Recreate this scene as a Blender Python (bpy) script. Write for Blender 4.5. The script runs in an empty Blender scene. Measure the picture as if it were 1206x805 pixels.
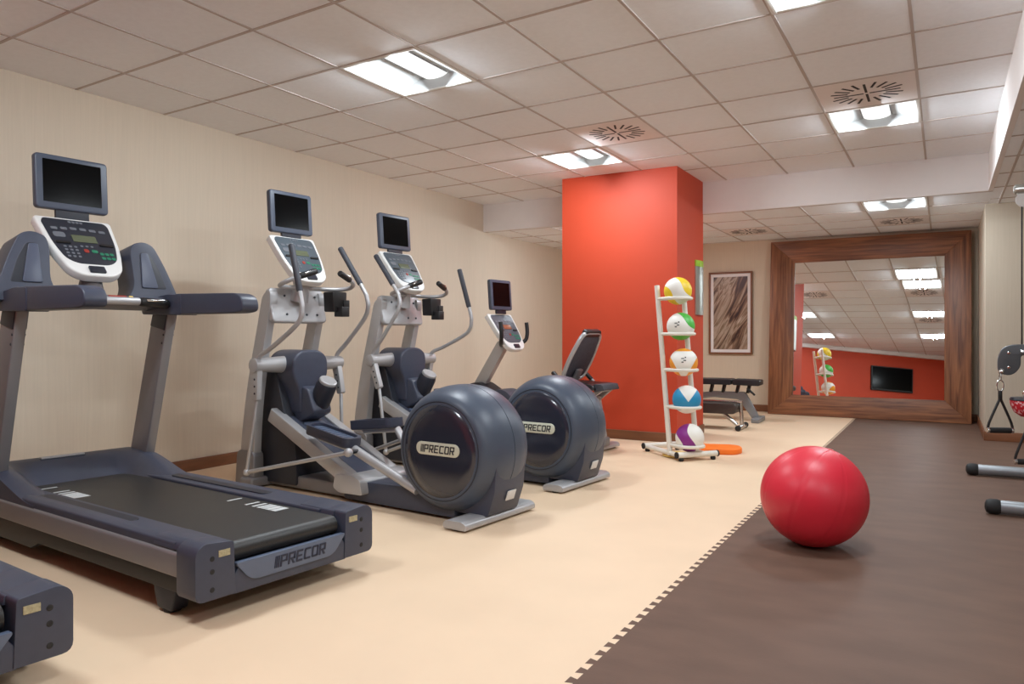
import bpy, bmesh, math, random
from mathutils import Vector, Matrix
random.seed(4)
S = bpy.context.scene
COL = S.collection
R = math.radians
PI = math.pi

# ------------------------------------------------------------------ camera, world, exposure
cam_d = bpy.data.cameras.new('camera')
cam = bpy.data.objects.new('camera', cam_d)
COL.objects.link(cam)
cam.location = (0, 0, 1.12)
cam.rotation_euler = (R(90), 0, R(30.05))
cam_d.sensor_width = 36
cam_d.lens = 880 / 1206 * 36
cam_d.shift_y = -7.5 / 1206
cam_d.clip_start = 0.05
S.camera = cam
S.view_settings.view_transform = 'Standard'
S.view_settings.look = 'None'
S.view_settings.gamma = 1
S.view_settings.use_curve_mapping = False
S.view_settings.exposure = 0.25
LAMP_GLOW, LAMP_DOWN, LAMP_SIDE = 1.1, 17.5, 10.0
LAMP_TINT = (0.86, 0.94, 1.0)
w = bpy.data.worlds.new('world')
S.world = w
w.use_nodes = True
w.node_tree.nodes['Background'].inputs[0].default_value = (0.9, 0.93, 1, 1)
w.node_tree.nodes['Background'].inputs[1].default_value = 0.3
S.cycles.use_denoising = True
S.cycles.max_bounces = 10
S.cycles.diffuse_bounces = 6
S.cycles.sample_clamp_indirect = 8

# ------------------------------------------------------------------ materials
def s2l(c):
    return tuple(((v / 255) / 12.92 if v / 255 <= 0.04045 else ((v / 255 + 0.055) / 1.055) ** 2.4) for v in c)

def mat(name, rgb, rough=0.5, metal=0.0, var=0.06, scale=6.0, stretch=(1, 1, 1), bump=0.0, bscale=None, coat=0.0, spec=0.5):
    m = bpy.data.materials.new(name)
    m.use_nodes = True
    nt = m.node_tree
    b = nt.nodes['Principled BSDF']
    c = s2l(rgb)
    b.inputs['Roughness'].default_value = rough
    b.inputs['Metallic'].default_value = metal
    b.inputs['Specular IOR Level'].default_value = spec
    if coat:
        b.inputs['Coat Weight'].default_value = coat
        b.inputs['Coat Roughness'].default_value = 0.12
    tc = nt.nodes.new('ShaderNodeTexCoord')
    mp = nt.nodes.new('ShaderNodeMapping')
    mp.inputs['Scale'].default_value = stretch
    nt.links.new(tc.outputs['Object'], mp.inputs['Vector'])
    nz = nt.nodes.new('ShaderNodeTexNoise')
    nz.inputs['Scale'].default_value = scale
    nz.inputs['Detail'].default_value = 4
    nt.links.new(mp.outputs[0], nz.inputs['Vector'])
    rp = nt.nodes.new('ShaderNodeValToRGB')
    rp.color_ramp.elements[0].position = 0.3
    rp.color_ramp.elements[1].position = 0.7
    rp.color_ramp.elements[0].color = (*[v * (1 - var) for v in c], 1)
    rp.color_ramp.elements[1].color = (*[min(1, v * (1 + var)) for v in c], 1)
    nt.links.new(nz.outputs['Fac'], rp.inputs['Fac'])
    nt.links.new(rp.outputs[0], b.inputs['Base Color'])
    if bump:
        n2 = nt.nodes.new('ShaderNodeTexNoise')
        n2.inputs['Scale'].default_value = bscale or scale * 8
        n2.inputs['Detail'].default_value = 3
        nt.links.new(mp.outputs[0], n2.inputs['Vector'])
        bp = nt.nodes.new('ShaderNodeBump')
        bp.inputs['Strength'].default_value = bump
        bp.inputs['Distance'].default_value = 0.003
        nt.links.new(n2.outputs['Fac'], bp.inputs['Height'])
        nt.links.new(bp.outputs[0], b.inputs['Normal'])
    return m

def emit(name, rgb, strength):
    m = bpy.data.materials.new(name)
    m.use_nodes = True
    nt = m.node_tree
    nt.nodes.remove(nt.nodes['Principled BSDF'])
    e = nt.nodes.new('ShaderNodeEmission')
    e.inputs[0].default_value = (*s2l(rgb), 1)
    e.inputs[1].default_value = strength
    nt.links.new(e.outputs[0], nt.nodes['Material Output'].inputs[0])
    return m

def wood(name, dark, light, axis):
    st = [9, 9, 9]
    st[axis] = 0.55
    m = mat(name, light, 0.42, 0, 0.0, 3.0, tuple(st), bump=0.08)
    nt = m.node_tree
    rp = [n for n in nt.nodes if n.type == 'VALTORGB'][0]
    nz = [n for n in nt.nodes if n.type == 'TEX_NOISE' and n.outputs['Fac'].links and n.outputs['Fac'].links[0].to_node == rp][0]
    nz.inputs['Detail'].default_value = 7
    nz.inputs['Distortion'].default_value = 0.6
    rp.color_ramp.elements[0].position = 0.32
    rp.color_ramp.elements[1].position = 0.68
    rp.color_ramp.elements[0].color = (*s2l(dark), 1)
    rp.color_ramp.elements[1].color = (*s2l(light), 1)
    return m

def stripes_print(name):
    m = bpy.data.materials.new(name)
    m.use_nodes = True
    nt = m.node_tree
    b = nt.nodes['Principled BSDF']
    b.inputs['Roughness'].default_value = 0.35
    tc = nt.nodes.new('ShaderNodeTexCoord')
    mp = nt.nodes.new('ShaderNodeMapping')
    m0 = nt.nodes.new('ShaderNodeMapping')
    m0.inputs['Rotation'].default_value = (0, R(-28), 0)
    nt.links.new(tc.outputs['Object'], m0.inputs['Vector'])
    mp.inputs['Scale'].default_value = (6.0, 1.0, 0.9)
    nt.links.new(m0.outputs[0], mp.inputs['Vector'])
    nz = nt.nodes.new('ShaderNodeTexNoise')
    nz.inputs['Scale'].default_value = 1.5
    nz.inputs['Detail'].default_value = 8
    nz.inputs['Distortion'].default_value = 1.1
    nt.links.new(mp.outputs[0], nz.inputs['Vector'])
    rp = nt.nodes.new('ShaderNodeValToRGB')
    cr = rp.color_ramp
    cr.elements[0].position, cr.elements[0].color = 0.34, (*s2l((28, 22, 30)), 1)
    cr.elements[1].position, cr.elements[1].color = 0.72, (*s2l((190, 176, 158)), 1)
    for p, c in ((0.43, (62, 44, 36)), (0.5, (128, 104, 82)), (0.56, (172, 156, 138)), (0.62, (110, 88, 62))):
        e = cr.elements.new(p)
        e.color = (*s2l(c), 1)
    nt.links.new(nz.outputs['Fac'], rp.inputs['Fac'])
    nt.links.new(rp.outputs[0], b.inputs['Base Color'])
    return m

def patch_ball(name, rgb, rule):
    """white medicine ball with coloured panels; rule(u, w, op) gives a mask from the object's own x and z"""
    m = mat(name, (236, 236, 230), 0.45, 0, 0.02)
    nt = m.node_tree
    b = nt.nodes['Principled BSDF']
    tc = nt.nodes.new('ShaderNodeTexCoord')
    mp = nt.nodes.new('ShaderNodeMapping')
    mp.inputs['Scale'].default_value = (7.8, 7.8, 7.8)
    nt.links.new(tc.outputs['Object'], mp.inputs['Vector'])
    sp = nt.nodes.new('ShaderNodeSeparateXYZ')
    nt.links.new(mp.outputs[0], sp.inputs[0])

    def op(kind, a, bb=0.0):
        n = nt.nodes.new('ShaderNodeMath')
        n.operation = kind
        for i, v in enumerate((a, bb)):
            if isinstance(v, (int, float)):
                n.inputs[i].default_value = v
            else:
                nt.links.new(v, n.inputs[i])
        return n.outputs[0]
    g = rule(sp.outputs[0], sp.outputs[2], op)
    mx = nt.nodes.new('ShaderNodeMix')
    mx.data_type = 'RGBA'
    nt.links.new(g, mx.inputs[0])
    mx.inputs[6].default_value = (*s2l((236, 236, 230)), 1)
    mx.inputs[7].default_value = (*s2l(rgb), 1)
    nt.links.new(mx.outputs[2], b.inputs['Base Color'])
    return m

def lin(op, u, w, a, b, bend=0.0, k=3.0):
    """a*u + b*w plus a gentle bend along the seam"""
    f = op('ADD', op('MULTIPLY', u, a), op('MULTIPLY', w, b))
    if bend:
        t = op('SUBTRACT', op('MULTIPLY', u, b), op('MULTIPLY', w, a))
        f = op('ADD', f, op('MULTIPLY', op('SINE', op('MULTIPLY', t, k)), bend))
    return f

def rule_yellow(u, w, op):
    f = lin(op, u, w, .72, .69, .14)
    return op('MAXIMUM', op('GREATER_THAN', f, .42), op('LESS_THAN', f, -.50))

def rule_green(u, w, op):
    f = lin(op, u, w, .62, .78, .12)
    return op('MAXIMUM', op('GREATER_THAN', f, .50), op('LESS_THAN', lin(op, u, w, -.1, 1.0), -.62))

def rule_orange(u, w, op):
    f = op('SUBTRACT', op('ABSOLUTE', u), op('MULTIPLY', w, .55))
    return op('MAXIMUM', op('GREATER_THAN', f, .72), op('GREATER_THAN', w, .80))

def rule_blue(u, w, op):
    v = op('SUBTRACT', w, op('MULTIPLY', op('ABSOLUTE', op('SUBTRACT', u, .12)), 1.35))
    return op('MULTIPLY', op('LESS_THAN', v, -.10), op('GREATER_THAN', op('SUBTRACT', w, op('MULTIPLY', u, .25)), -.62))

def rule_purple(u, w, op):
    f = op('SUBTRACT', u, op('MULTIPLY', op('SINE', op('MULTIPLY', w, -2.6)), .30))
    return op('MULTIPLY', op('GREATER_THAN', f, -.72), op('LESS_THAN', f, .14))

M = {}
M['wallpaper'] = mat('wallpaper', (208, 195, 176), 0.75, 0, 0.03, 9.0, (11, 11, 0.3), bump=0.05, bscale=14)
M['wallpaper_grey'] = mat('wallpaper_grey', (204, 190, 168), 0.75, 0, 0.03, 9.0, (11, 11, 0.3), bump=0.05, bscale=14)
M['wallpaper_shaded'] = mat('wallpaper_shaded', (184, 172, 154), 0.75, 0, 0.03, 9.0, (11, 11, 0.3), bump=0.05, bscale=14)  # same wallpaper, shade put into its colour where the projecting wall is over-lit
M['tile'] = mat('ceiling_tile', (238, 243, 248), 0.9, 0, 0.02, 30, bump=0.1)
M['tbar'] = mat('ceiling_bar', (186, 176, 170), 0.7, 0, 0.02)
M['plaster'] = mat('white_plaster', (230, 226, 224), 0.85, 0, 0.015)
M['orange'] = mat('orange_paint', (192, 64, 32), 0.6, 0, 0.015)
M['beige_floor'] = mat('beige_rubber', (229, 202, 171), 0.55, 0, 0.03, 2.2, bump=0.05)
M['brown_floor'] = mat('brown_rubber', (101, 77, 64), 0.62, 0, 0.12, 3.0, (1, 2.2, 1), bump=0.15, bscale=60, spec=0.3)
M['base_wood'] = mat('baseboard_wood', (120, 76, 48), 0.45, 0, 0.15, 4, (1, 1, 8))
M['wood_x'] = wood('walnut_horizontal', (92, 52, 30), (150, 98, 62), 0)
M['wood_z'] = wood('walnut_vertical', (92, 52, 30), (150, 98, 62), 2)
M['mirror'] = mat('mirror_silver', (240, 242, 240), 0.0, 1.0, 0.0)
M['navy'] = mat('navy_plastic', (61, 66, 82), 0.42, 0, 0.04, 30, bump=0.03)
M['navy_dark'] = mat('dark_navy_plastic', (36, 39, 49), 0.45, 0, 0.04, 30)
M['slate'] = mat('slate_blue_shell', (68, 78, 94), 0.4, 0.0, 0.03, 20, bump=0.02)
M['disc'] = mat('glossy_navy_cover', (40, 43, 56), 0.16, 0, 0.02, coat=0.5)
M['silver'] = mat('silver_paint', (178, 178, 180), 0.38, 0.35, 0.03)
M['silver_dark'] = mat('grey_metal_paint', (132, 130, 132), 0.42, 0.35, 0.03)
M['chrome'] = mat('chrome', (215, 215, 215), 0.16, 1.0, 0.01)
M['steel'] = mat('brushed_steel', (190, 196, 192), 0.3, 0.9, 0.06, 4, (20, 20, 0.5))
M['white_plastic'] = mat('white_plastic', (222, 222, 220), 0.4, 0, 0.01)
M['white_metal'] = mat('white_enamel', (228, 224, 214), 0.4, 0, 0.02)
M['black'] = mat('black_plastic', (26, 26, 28), 0.45, 0, 0.03)
M['rubber'] = mat('black_rubber', (30, 30, 31), 0.7, 0, 0.05)
M['grip'] = mat('charcoal_grip', (62, 64, 72), 0.65, 0, 0.06, 60, bump=0.2)
M['screen'] = mat('screen_glass', (6, 6, 7), 0.15, 0, 0.0, spec=0.08)
M['tv_frame'] = mat('television_frame', (70, 78, 94), 0.4, 0, 0.02)
M['belt'] = mat('running_belt', (40, 40, 40), 0.42, 0, 0.10, 90, (1, 1, 1), bump=0.3, bscale=220)
M['face'] = mat('console_face', (40, 44, 54), 0.3, 0, 0.03)
M['face_grey'] = mat('console_face_grey', (78, 88, 96), 0.3, 0, 0.03)
M['lcd'] = mat('lcd', (92, 98, 78), 0.25, 0, 0.02)
M['lcd_amber'] = mat('lcd_amber', (138, 84, 60), 0.25, 0, 0.02)
M['key'] = mat('grey_key', (104, 108, 116), 0.4, 0, 0.02)
M['key_green'] = mat('green_key', (40, 122, 92), 0.4, 0, 0.02)
M['key_red'] = mat('red_key', (150, 52, 44), 0.4, 0, 0.02)
M['badge'] = mat('pale_badge', (212, 214, 196), 0.3, 0.1, 0.02)
M['ink'] = mat('dark_ink', (34, 36, 42), 0.5, 0, 0.0)
M['ink_navy'] = mat('navy_ink', (38, 43, 62), 0.5, 0, 0.0)
M['sticker'] = mat('white_sticker', (214, 216, 216), 0.5, 0, 0.05, 60)
M['sticker_tan'] = mat('tan_sticker', (168, 160, 128), 0.5, 0, 0.2, 120)
M['belt_white'] = mat('belt_marking', (200, 204, 204), 0.6, 0, 0.02)
M['tower_insert'] = mat('tower_insert', (76, 83, 102), 0.32, 0, 0.03)
M['panel_blue'] = mat('pale_navy_panel', (90, 102, 124), 0.35, 0, 0.03)
M['fix_white'] = mat('fixture_white', (225, 226, 222), 0.5, 0, 0.01)
M['reflector'] = mat('satin_reflector', (176, 178, 178), 0.45, 0, 0.01)
M['lamp'] = emit('lamp_glow', (250, 250, 248), LAMP_GLOW)
M['slot'] = mat('vent_slot', (48, 42, 40), 0.8, 0, 0.02)
M['vent'] = mat('vent_plate', (228, 220, 216), 0.6, 0, 0.01)
M['ball_red'] = mat('red_ball_vinyl', (212, 40, 60), 0.4, 0, 0.03, 5)
M['ball_plug'] = mat('red_plug', (226, 90, 90), 0.4, 0, 0.02)
M['orange_foam'] = mat('orange_foam', (248, 122, 30), 0.6, 0, 0.03)
M['yellow_foam'] = mat('yellow_foam', (226, 196, 110), 0.6, 0, 0.03)
M['green'] = mat('green_enamel', (150, 190, 40), 0.4, 0, 0.02)
M['paper'] = mat('white_mount', (232, 228, 226), 0.7, 0, 0.01)
M['print'] = stripes_print('feathered_print')
M['pad'] = mat('black_vinyl_pad', (34, 34, 38), 0.4, 0, 0.05, 30)
M['pad_brown'] = mat('dark_brown_pad', (62, 54, 50), 0.5, 0, 0.05, 30)
M['grey_frame'] = mat('grey_frame', (138, 142, 146), 0.4, 0.4, 0.03)
M['mesh_fabric'] = mat('dark_mesh_fabric', (66, 64, 74), 0.8, 0, 0.25, 90, bump=0.4)
M['red_cloth'] = mat('red_patterned_cloth', (200, 34, 48), 0.6, 0, 0.1, 55)
for n_ in M['red_cloth'].node_tree.nodes:
    if n_.type == 'VALTORGB':
        n_.color_ramp.elements[0].position, n_.color_ramp.elements[1].position = 0.54, 0.60
        n_.color_ramp.elements[0].color = (*s2l((196, 22, 42)), 1)
        n_.color_ramp.elements[1].color = (*s2l((236, 190, 196)), 1)
M['pulley_grey'] = mat('pulley_grey', (84, 88, 92), 0.4, 0.2, 0.03)

# ------------------------------------------------------------------ geometry helpers
class MB:
    def __init__(s):
        s.bm = bmesh.new()

    def _merge(s, t, mi):
        for f in t.faces:
            f.material_index = mi
        me = bpy.data.meshes.new('tmp')
        t.to_mesh(me)
        t.free()
        n0 = len(s.bm.faces)
        s.bm.from_mesh(me)
        bpy.data.meshes.remove(me)
        return s

    def _bev(s, t, bevel, seg=3, ang=28):
        if bevel <= 0:
            return
        t.normal_update()
        es = [e for e in t.edges if len(e.link_faces) == 2 and e.calc_face_angle(0) > R(ang)]
        if es:
            bmesh.ops.bevel(t, geom=es, offset=bevel, segments=seg, profile=0.5, affect='EDGES', clamp_overlap=True)

    def box(s, c, d, bevel=0.0, rot=None, mi=0, seg=3):
        t = bmesh.new()
        bmesh.ops.create_cube(t, size=1.0)
        bmesh.ops.scale(t, vec=d, verts=t.verts)
        s._bev(t, bevel, seg)
        mt = Matrix.Translation(c)
        if rot is not None:
            mt = mt @ (rot if isinstance(rot, Matrix) else Matrix.Rotation(rot[1], 4, rot[0]))
        bmesh.ops.transform(t, matrix=mt, verts=t.verts)
        return s._merge(t, mi)

    def prism(s, poly, o, a, b, t0, t1, bevel=0.0, mi=0, seg=3, ang=28):
        """outline poly (in axes a, b at o) extruded along a x b from t0 to t1"""
        o, a, b = Vector(o), Vector(a).normalized(), Vector(b).normalized()
        n = a.cross(b)
        t = bmesh.new()
        lo = [t.verts.new(o + a * p + b * q + n * t0) for p, q in poly]
        hi = [t.verts.new(o + a * p + b * q + n * t1) for p, q in poly]
        t.faces.new(list(reversed(lo)))
        t.faces.new(hi)
        k = len(poly)
        for i in range(k):
            t.faces.new((lo[i], lo[(i + 1) % k], hi[(i + 1) % k], hi[i]))
        bmesh.ops.recalc_face_normals(t, faces=t.faces)
        s._bev(t, bevel, seg, ang)
        return s._merge(t, mi)

    def tube(s, pts, r, seg=12, mi=0, smooth=0, caps=True):
        pts = [Vector(p) for p in pts]
        rr = r if isinstance(r, (list, tuple)) else [r] * len(pts)
        if smooth:
            q, qr = [], []
            n = len(pts)
            for i in range(n - 1):
                p0, p1, p2, p3 = pts[max(i - 1, 0)], pts[i], pts[i + 1], pts[min(i + 2, n - 1)]
                for k in range(smooth):
                    u = k / smooth
                    q.append(0.5 * ((2 * p1) + (p2 - p0) * u + (2 * p0 - 5 * p1 + 4 * p2 - p3) * u * u + (3 * p1 - p0 - 3 * p2 + p3) * u ** 3))
                    qr.append(rr[i] * (1 - u) + rr[i + 1] * u)
            q.append(pts[-1])
            qr.append(rr[-1])
            pts, rr = q, qr
        t = bmesh.new()
        up = None
        rings = []
        for i, p in enumerate(pts):
            d = (pts[min(i + 1, len(pts) - 1)] - pts[max(i - 1, 0)]).normalized()
            if up is None:
                up = Vector((0, 0, 1)) if abs(d.z) < 0.9 else Vector((1, 0, 0))
            x = d.cross(up).normalized()
            up = x.cross(d).normalized()
            rings.append([t.verts.new(p + (x * math.cos(2 * PI * k / seg) + up * math.sin(2 * PI * k / seg)) * rr[i]) for k in range(seg)])
        for i in range(len(rings) - 1):
            for k in range(seg):
                t.faces.new((rings[i][k], rings[i][(k + 1) % seg], rings[i + 1][(k + 1) % seg], rings[i + 1][k]))
        if caps:
            t.faces.new(rings[0])
            t.faces.new(rings[-1])
        bmesh.ops.recalc_face_normals(t, faces=t.faces)
        return s._merge(t, mi)

    def rod(s, p0, p1, r, seg=16, mi=0, bev=None):
        """straight round bar with softened ends"""
        p0, p1 = Vector(p0), Vector(p1)
        d = (p1 - p0)
        L = d.length
        d.normalize()
        b = min(r * 0.45 if bev is None else bev, L * 0.3)
        return s.tube([p0, p0 + d * 1e-4, p0 + d * b * 0.3, p0 + d * b, p1 - d * b, p1 - d * b * 0.3, p1 - d * 1e-4, p1],
                      [r - b, r - b, r - b * 0.3, r, r, r - b * 0.3, r - b, r - b], seg, mi)

    def lathe(s, prof, o, axis, seg=48, mi=0, mis=None):
        """profile of (radius, height) turned about axis at o"""
        o, ax = Vector(o), Vector(axis).normalized()
        x = ax.orthogonal().normalized()
        y = ax.cross(x)
        t = bmesh.new()
        rings = []
        for r, h in prof:
            if r < 1e-6:
                rings.append([t.verts.new(o + ax * h)])
            else:
                rings.append([t.verts.new(o + ax * h + (x * math.cos(2 * PI * k / seg) + y * math.sin(2 * PI * k / seg)) * r) for k in range(seg)])
        for i in range(len(rings) - 1):
            A, B = rings[i], rings[i + 1]
            for k in range(seg):
                k2 = (k + 1) % seg
                if len(A) == 1 and len(B) == 1:
                    continue
                if len(A) == 1:
                    t.faces.new((A[0], B[k], B[k2]))
                elif len(B) == 1:
                    t.faces.new((A[k], A[k2], B[0]))
                else:
                    t.faces.new((A[k], A[k2], B[k2], B[k]))
        for rg in (rings[0], rings[-1]):
            if len(rg) > 2:
                t.faces.new(rg)
        bmesh.ops.recalc_face_normals(t, faces=t.faces)
        return s._merge(t, mi)

    def sphere(s, c, r, sc=(1, 1, 1), seg=32, mi=0):
        t = bmesh.new()
        bmesh.ops.create_uvsphere(t, u_segments=seg, v_segments=seg // 2, radius=r)
        bmesh.ops.scale(t, vec=sc, verts=t.verts)
        bmesh.ops.translate(t, vec=c, verts=t.verts)
        return s._merge(t, mi)

    def quads(s, vs, fs, mi=0, normals=True):
        t = bmesh.new()
        v = [t.verts.new(p) for p in vs]
        for f in fs:
            t.faces.new([v[i] for i in f])
        if normals:
            bmesh.ops.recalc_face_normals(t, faces=t.faces)
        return s._merge(t, mi)

    def build(s, name, mats, parent=None, sharp=32, origin=None):
        me = bpy.data.meshes.new(name)
        if origin is not None:
            bmesh.ops.translate(s.bm, vec=-Vector(origin), verts=s.bm.verts)
        s.bm.to_mesh(me)
        s.bm.free()
        for mm in (mats if isinstance(mats, (list, tuple)) else [mats]):
            me.materials.append(M[mm] if isinstance(mm, str) else mm)
        me.polygons.foreach_set('use_smooth', [True] * len(me.polygons))
        me.set_sharp_from_angle(angle=R(sharp))
        o = bpy.data.objects.new(name, me)
        COL.objects.link(o)
        if origin is not None:
            o.location = origin
        if parent is not None:
            o.parent = parent
        return o

def thing(name, label, cat, loc=(0, 0, 0), rz=0.0, group=None):
    o = bpy.data.objects.new(name, None)
    COL.objects.link(o)
    o.location = loc
    o.rotation_euler = (0, 0, rz)
    o.empty_display_size = 0.1
    return tag(o, label, cat, group)

def tag(o, label, cat, group=None):
    o['label'] = label
    o['category'] = cat
    if group:
        o['group'] = group
    return o

def struct(o, label, cat='room'):
    o['kind'] = 'structure'
    o['label'] = label
    o['category'] = cat
    return o

def dup(root, loc, rz, label, group=None):
    r = root.copy()
    COL.objects.link(r)
    r.location = loc
    r.rotation_euler = (0, 0, rz)
    r['label'] = label
    if group:
        r['group'] = group
    for ch in list(root.children):
        c = ch.copy()
        COL.objects.link(c)
        c.parent = r
        for g in list(ch.children):
            d = g.copy()
            COL.objects.link(d)
            d.parent = c
    return r

def rrect(wd, h, r, n=5, cx=0.0, cy=0.0):
    out = []
    for sx, sy, a0 in ((1, -1, -90), (1, 1, 0), (-1, 1, 90), (-1, -1, 180)):
        for k in range(n + 1):
            a = R(a0 + 90 * k / n)
            out.append((cx + sx * (wd / 2 - r) + r * math.cos(a), cy + sy * (h / 2 - r) + r * math.sin(a)))
    return out

def round_poly(pts, r, n=4):
    """round the corners of a polygon; r may be a list"""
    out = []
    k = len(pts)
    for i in range(k):
        p0, p1, p2 = Vector((*pts[i - 1], 0)), Vector((*pts[i], 0)), Vector((*pts[(i + 1) % k], 0))
        rr = r[i] if isinstance(r, (list, tuple)) else r
        d0, d1 = (p0 - p1), (p2 - p1)
        c = min(rr, d0.length * 0.48, d1.length * 0.48)
        a, b = p1 + d0.normalized() * c, p1 + d1.normalized() * c
        for j in range(n + 1):
            u = j / n
            q = a * (1 - u) ** 2 + p1 * 2 * u * (1 - u) + b * u * u
            out.append((q.x, q.y))
    return out

X, Y, Z = Vector((1, 0, 0)), Vector((0, 1, 0)), Vector((0, 0, 1))

GLYPH = {  # squared lettering, each stroke x0,y0,x1,y1 on a 0.72 x 1 cell
    'P': [(0, 0, .17, 1), (.17, .84, .72, 1), (.55, .42, .72, .84), (.17, .38, .72, .53)],
    'R': [(0, 0, .17, 1), (.17, .84, .72, 1), (.55, .42, .72, .84), (.17, .38, .72, .53), 'leg'],
    'E': [(0, 0, .17, 1), (.17, .84, .68, 1), (.17, .42, .6, .57), (.17, 0, .68, .16)],
    'C': [(0, .06, .17, .94), (.08, .84, .7, 1), (.08, 0, .7, .16)],
    'O': [(0, .06, .17, .94), (.08, .84, .66, 1), (.08, 0, .66, .16), (.56, .06, .73, .94)],
}

def lettering(mb, o, a, b, height, depth=0.002, slashes=True, mi=0):
    """three slanted bars and the word, centred on o"""
    a, b = Vector(a), Vector(b)
    sh = 0.14
    x = 0.0
    shapes = []
    if slashes:
        for k in range(3):
            wd = 0.07 + 0.035 * k
            shapes.append([(x, 0), (x + wd, 0), (x + wd, 1), (x, 1)])
            x += wd + 0.08
        x += 0.02
    for ch in 'PRECOR':
        for g in GLYPH[ch]:
            if g == 'leg':
                shapes.append([(x + .3, .38), (x + .52, 0), (x + .74, 0), (x + .5, .38)])
            else:
                shapes.append([(x + g[0], g[1]), (x + g[2], g[1]), (x + g[2], g[3]), (x + g[0], g[3])])
        x += 0.86
    wtot = x - 0.14
    for sp in shapes:
        mb.prism([((p + sh * q - wtot / 2) * height, (q - 0.5) * height) for p, q in sp], o, a, b, 0, depth, 0, mi)
    return wtot * height

# ------------------------------------------------------------------ room
XL, XS, XR = -5.40, 0.37, 2.5      # left wall, edge of the raised ceiling, right wall
YR, YB, YE, YC = -4.4, 8.56, 11.42, 9.45   # rear wall, bulkhead, end wall, right return wall
ZC, ZL = 2.888, 2.525              # raised ceiling, lower ceiling
XM = -1.05                         # joint between the beige and brown floors

def slab(name, m, x0, x1, y0, y1, z0, z1, label):
    o = MB().box(((x0 + x1) / 2, (y0 + y1) / 2, (z0 + z1) / 2), (x1 - x0, y1 - y0, z1 - z0)).build(name, m)
    return struct(o, label)

# interlocking floor edge: dovetail teeth along x = XM
pitch, TD = 0.08, 0.014
nt_ = int((YE - YR) / pitch)
def floor_part(side):
    vs, fs = [], []
    xf = XL if side < 0 else XR
    def q(*pts):
        n = len(vs)
        vs.extend((x, y, 0) for x, y in pts)
        fs.append(tuple(range(n, n + len(pts))))
    xa, xb = XM - TD, XM + TD
    y_end = YR + nt_ * pitch
    q((xf, YR), (xa if side < 0 else xb, YR), (xa if side < 0 else xb, y_end), (xf, y_end))
    q((xf, y_end), (xa if side < 0 else xb, y_end), (xa if side < 0 else xb, YE), (xf, YE))
    if side < 0:
        q((xa, y_end), (xb, y_end), (xb, YE), (xa, YE))
    for k in range(nt_):
        y = YR + k * pitch
        if side < 0:      # beige tongues reach xb between the brown ones
            q((xa, y), (xb, y), (xb, y + pitch * .30), (xa, y + pitch * .20))
            q((xa, y + pitch * .80), (xb, y + pitch * .70), (xb, y + pitch), (xa, y + pitch))
        else:
            q((xa, y + pitch * .20), (xb, y + pitch * .30), (xb, y + pitch * .70), (xa, y + pitch * .80))
    t = bmesh.new()
    v = [t.verts.new(p) for p in vs]
    for f in fs:
        t.faces.new([v[i] for i in f])
    t.normal_update()
    for f in t.faces:
        if f.normal.z < 0:
            f.normal_flip()
    return MB()._merge(t, 0)
struct(floor_part(-1).build('floor', 'beige_floor'), 'beige rubber floor with a toothed joint along the brown strip')
struct(floor_part(1).build('floor_brown', 'brown_floor'), 'dark brown rubber floor strip on the right side of the room')
slab('floor_slab', 'plaster', XL - .1, XR + .1, YR - .1, YE + .1, -0.12, -0.002, 'slab under the rubber floors')

slab('wall_left', 'wallpaper', XL - 0.1, XL, YR - .1, YE + .1, 0, ZC + .05, 'long beige wallpapered wall behind the machines')
slab('wall_end', 'wallpaper_grey', XL, XS + .03, YE, YE + 0.1, 0, ZC, 'beige end wall behind the leaning mirror')
RW = Vector((-3.66, -0.30, 0))                 # the rear wall runs at an angle across the room
RA = Vector((0.84151, -0.54025, 0))
struct(MB().prism([(-2.2, -0.1), (7.7, -0.1), (7.7, 0), (-2.2, 0)], RW, RA, Vector((0.54025, 0.84151, 0)), 0, ZC + .05).build('wall_rear', 'orange'),
       'slanted orange wall behind the camera with a television')
slab('wall_right', 'wallpaper_grey', XR, XR + 0.1, YR - .1, YC + .1, 0, ZC, 'beige right hand wall')
slab('wall_return', 'wallpaper_shaded', XS + 0.01, XR, YC, YE, 0, ZL + .2, 'beige projecting wall to the right of the mirror')
CX0, CX1, CY0, CY1 = -3.74, -2.41, 7.60, 8.57
slab('wall_column', 'orange', CX0, CX1, CY0, CY1, 0, ZC, 'square orange column in the middle of the room')
slab('trim_bulkhead', 'plaster', XL, XS, YB, YB + 0.04, ZL - 0.004, ZC, 'white bulkhead face where the ceiling drops')
slab('trim_soffit', 'plaster', XS, XS + 0.04, YR, YB + 0.04, ZL - 0.004, ZC, 'white step along the right edge of the raised ceiling')
struct(MB().prism([(-2.1, 0), (7.6, 0), (7.6, 0.12), (-2.1, 0.12)], RW, RA, Vector((0.54025, 0.84151, 0)), 2.79, ZC).build('trim_rear_band', 'plaster'),
       'white band above the orange rear wall')

def board(name, x0, x1, y0, y1, lab):
    o = MB().box(((x0 + x1) / 2, (y0 + y1) / 2, 0.05), (x1 - x0, y1 - y0, 0.1), 0.004).build(name, 'base_wood')
    struct(o, lab)
board('baseboard_left', XL, XL + .015, YR, YE, 'brown wooden baseboard of the left wall')
board('baseboard_end', XL, XS, YE - .015, YE, 'brown wooden baseboard of the end wall')
board('baseboard_return', XS, XR, YC - .015, YC, 'brown wooden baseboard of the projecting wall')
board('baseboard_return_side', XS - .005, XS + .01, YC - .015, YE, 'brown wooden baseboard at the side of the mirror')
board('baseboard_column', CX0 - .012, CX1 + .012, CY0 - .012, CY1 + .012, 'brown wooden baseboard around the orange column')

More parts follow.
